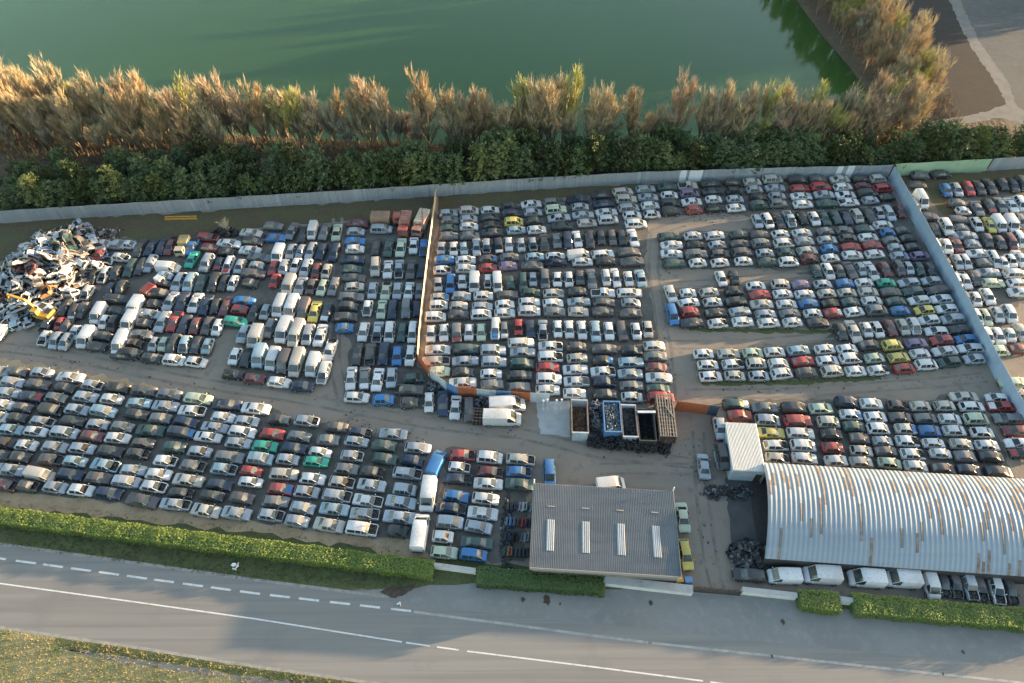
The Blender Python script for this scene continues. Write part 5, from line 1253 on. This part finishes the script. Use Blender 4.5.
for i, (X, Y) in enumerate(pts):
    xx = px(X, Y)[0]; sc_ = rt.uniform(.8, 1.5)
    if 480 < xx < 600: sc_ = rt.uniform(1.35, 1.55)
    elif 610 < xx < 670 or 385 < xx < 470: sc_ = rt.uniform(1.2, 1.4)
    elif xx > 700: sc_ = rt.uniform(.85, 1.35)
    elif xx < 200: sc_ = rt.uniform(.95, 1.2)
    tm, cm = rt.choice(PP)
    e = empty('pine_tree', (X, Y, 0), rt.uniform(0, 6.28), 'bushy evergreen pine behind the sheet fence, %s along the row from the %s end' % ((ordn(i), 'scrap heap') if i < NP_ / 2 else (ordn(NP_ - 1 - i), 'green fence')), 'tree', 'evergreen row behind the fence')
    e.scale = (sc_ * rt.uniform(.9, 1.15), sc_ * rt.uniform(.9, 1.15), sc_ * rt.uniform(.92, 1.06)); e.rotation_euler = (rt.gauss(0, .03), rt.gauss(0, .03), rt.uniform(0, 6.28))
    link('trunk', tm, e); link('crown', cm[rt.choice([0, 0, 1, 2, 2])], e)

# unseen belt of evergreens added east of the gravel field: it keeps the low sun off the lake and the field
east = []
for k in range(64):
    yy = 186 + 2.6 * k; east.append((176 + .12 * (yy - 186) + rt.uniform(-3, 3), yy + rt.uniform(-1, 1)))
for i, (X, Y) in enumerate(east):
    tm, cm = rt.choice(PP); sc_ = rt.uniform(2.3, 2.9)
    e = empty('pine_tree', (X, Y, 0), rt.uniform(0, 6.28), 'unseen evergreen added beyond the gravel field to shade the lake, %s from its near end' % ordn(i), 'tree', 'unseen evergreen belt added for shade')
    e.scale = (sc_ * .8, sc_ * .8, sc_)
    link('trunk', tm, e); link('crown', cm[0], e)

def bare_proto(seed, h, spread, ntwig):
    r = random.Random(seed); tr = MB(); tw = MB()
    ends = []
    def grow(p, d, L, rad, lev):
        q = p + d * L; tr.tube(p, q, rad, rad * .6, 5 if lev < 2 else 3, cap=False)
        ends.append((p, q, lev))
        if lev >= 3: return
        for k in range((12, 5, 4)[lev]):
            s_ = r.uniform(.08 if lev == 0 else .3, 1.0); a = r.uniform(0, 6.28)
            nd = (d * 1.0 + Vector((math.cos(a), math.sin(a), r.uniform(0, .3))) * spread * r.uniform(.6, 1.3) + Vector((0, 0, .25))).normalized()
            grow(p.lerp(q, s_), nd, L * r.uniform(.42, .62) * (1.15 - .4 * s_ if lev == 0 else 1), rad * .5, lev + 1)
    grow(Vector((0, 0, 0)), Vector((r.gauss(0, .05), r.gauss(0, .05), 1)).normalized(), h * .66, .14, 0)
    top = max(q.z for _, q, _ in ends); k_ = h / top
    tr.v = [(x * k_, y * k_, z * k_) for x, y, z in tr.v]
    cand = [(p * k_, q * k_) for p, q, l in ends if l >= 2]
    for _ in range(ntwig):
        p, q = r.choice(cand); b = p.lerp(q, r.uniform(.1, 1.05)); d = ((q - p).normalized() * 1.2 + Vector((r.gauss(0, .32), r.gauss(0, .32), r.gauss(.45, .25)))).normalized()
        L = r.uniform(.4, 1.2); s_ = d.cross(Vector((r.gauss(0, 1), r.gauss(0, 1), r.gauss(0, 1)))).normalized() * r.uniform(.015, .028)
        tw.quad(b - s_, b + s_, b + d * L + s_ * .4, b + d * L - s_ * .4)
    return tr.mesh('trunk', M['bark']), tw
BP = []
for i, (h, sp, nt_) in enumerate(((9.0, .50, 2300), (8.0, .60, 2200), (10.0, .42, 2300), (7.0, .64, 2000), (8.8, .36, 2000))):
    tm, tw = bare_proto(200 + i, h, sp, nt_); BP.append((tm, {k: tw.mesh('crown', M['twig_' + k]) for k in ('tan', 'orange', 'yellow', 'rose', 'grey')}))
CN = dict(tan='tan', orange='orange-brown', yellow='yellow-green budding', rose='reddish', grey='greyish')
def shore_y(x): return lin(x, [(-200, 105), (0, 126), (110, 135), (250, 144), (450, 152), (600, 152), (760, 150), (900, 140)])
spots = []
for _ in range(4000):
    x = rt.uniform(-15, 900); dens = 1.0 if x < 235 else .8
    gap = any(a < x < b for a, b in ((436, 450), (568, 588), (606, 614), (676, 686)))
    if gap or rt.random() > dens: continue
    y = shore_y(x) + (rt.uniform(-12, 24) if x < 235 else rt.uniform(-6, 8))
    if 235 <= x < 700 and y > shore_y(x) + 5: continue
    P = at(x, y)
    if all((P[0] - a[0]) ** 2 + (P[1] - a[1]) ** 2 > (2.4 if x < 235 else 2.1) ** 2 for a in spots): spots.append(P)
    if len(spots) > 165: break
bankspots = []
for _ in range(3000):
    t = rt.random(); y = -45 + 165 * t; xb = lin(y, [(-60, 765), (0, 802), (30, 826), (62, 853), (92, 875), (125, 890)])
    P = at(xb + rt.choice([rt.uniform(2, 14), rt.uniform(3, 64 - 24 * t)]), y)
    if all((P[0] - a[0]) ** 2 + (P[1] - a[1]) ** 2 > 3.0 ** 2 for a in bankspots + spots): bankspots.append(P)
    if len(bankspots) > 64: break
def keep_land(l, margin):
    d = in_poly(np.array(l), LK); return [p for p, q in zip(l, d) if q > margin]
spots = keep_land(spots, .8); bankspots = keep_land(bankspots, 1.0)
spots.sort(); bankspots.sort(key=lambda p: -p[1])
def plant(lst, phrase, grp, bank):
    n = len(lst)
    for i, (X, Y) in enumerate(lst):
        x = px(X, Y)[0]; ck = rt.choice(['tan', 'tan', 'tan', 'orange', 'orange', 'yellow', 'rose', 'grey'] if not bank else ['orange', 'orange', 'tan', 'tan', 'yellow', 'grey', 'grey'])
        sc_ = rt.uniform(1.1, 1.75)
        if not bank and 235 < x: sc_ = rt.uniform(1.05, 1.75)
        if not bank and 524 < x < 566: sc_ = 1.9; ck = rt.choice(['yellow', 'tan'])
        if bank: sc_ = rt.uniform(1.1, 1.6)
        tm, cm = rt.choice(BP)
        pos = ('%s from the %s end' % (ordn(i), phrase[1])) if i < n / 2 else ('%s from the %s end' % (ordn(n - 1 - i), phrase[2]))
        e = empty('bare_tree', (X, Y, -.3), rt.uniform(0, 6.28), 'leafless %s tree on the %s, %s' % (CN[ck], phrase[0], pos), 'tree', grp)
        e.scale = (sc_ * .9, sc_ * .9, sc_); e.rotation_euler = (rt.gauss(0, .05), rt.gauss(0, .05), rt.uniform(0, 6.28))
        link('trunk', tm, e); link('crown', cm[ck], e)
plant(spots, ('near lake shore', 'western', 'eastern'), 'leafless trees along the near shore', False)
plant(bankspots, ('side bank of the lake', 'far', 'near'), 'leafless trees on the side bank', True)
p = at(228, 234); e = empty('sapling', (*p, 0), 1.0, 'small pale leafless sapling behind the cars, below the yellow beams', 'tree'); e.scale = (.6, .6, .5)
sm = BP[1][0].copy(); sm.materials.clear(); sm.materials.append(mat('pale_dry_wood', (.42, .37, .29), .9)); link('trunk', sm, e)
# dry brush and reeds under the shore trees
def brush():
    mb = MB(); r = random.Random(61); n = 0; P = []
    while len(P) < 4200:
        x = r.uniform(-20, 905); y = shore_y(x) + r.uniform(-14, 32 if x < 260 else 14); P.append(at(x, y))
    for _ in range(900):
        t = r.random(); y = -45 + 170 * t; xb = lin(y, [(-60, 775), (0, 818), (30, 845), (62, 872), (92, 893), (125, 905)]); P.append(at(xb + r.uniform(-8, 55), y))
    d = in_poly(np.array(P), LK)
    for (X, Y), q in zip(P, d):
        if q < .2: continue
        z = max(-1, min(0, (q - 3) * .35)) if q < 3 else 0
        for k in range(r.randrange(6, 12)):
            a = r.uniform(0, 6.28); b = Vector((X + r.gauss(0, .4), Y + r.gauss(0, .4), z)); t = b + Vector((r.gauss(0, .3), r.gauss(0, .3), r.uniform(.5, 1.9))); s_ = Vector((math.cos(a), math.sin(a), 0)) * r.uniform(.02, .045)
            mb.quad(b - s_, b + s_, t); mb.m[-1] = 0
    tag(mb.build('undergrowth', M['brush']), 'dry brown reeds and brush under the leafless shore trees', 'undergrowth', kind='stuff')
brush()
def tufts(name, poly, n, m, lab, hgt, seed):
    r = random.Random(seed); mb = MB(); W = [at(*p) for p in poly]; xs = [p[0] for p in W]; ys = [p[1] for p in W]
    P = [(r.uniform(min(xs), max(xs)), r.uniform(min(ys), max(ys))) for _ in range(n)]; d = in_poly(np.array(P), W)
    for (X, Y), q in zip(P, d):
        if q > 0: continue
        for k in range(5):
            a = r.uniform(0, 6.28); b = Vector((X + r.gauss(0, .08), Y + r.gauss(0, .08), .01)); t = b + Vector((r.gauss(0, .10), r.gauss(0, .10), hgt * r.uniform(.5, 1.2))); s_ = Vector((math.cos(a), math.sin(a), 0)) * r.uniform(.015, .035)
            mb.quad(b - s_, b + s_, t)
    tag(mb.build(name, m), lab, 'grass', kind='stuff')
tufts('grass_tufts', [(0, 524), (250, 556), (432, 578), (400, 589), (250, 580), (0, 545)], 5000, M['grass'], 'short green grass on the verge below the long hedge', .22, 71)
tufts('dry_grass_tufts', [(0, 629), (256, 668), (358, 682), (358, 700), (0, 700)], 2200, M['drygrass'], 'dry yellow grass in the near corner beside the road', .28, 72)
tufts('dry_grass_tufts', [(0, 500), (130, 514), (250, 528), (330, 541), (420, 549), (430, 560), (250, 532), (0, 509)], 2500, M['drygrass'], 'sparse dry grass on the sandy strip behind the long hedge', .2, 73)
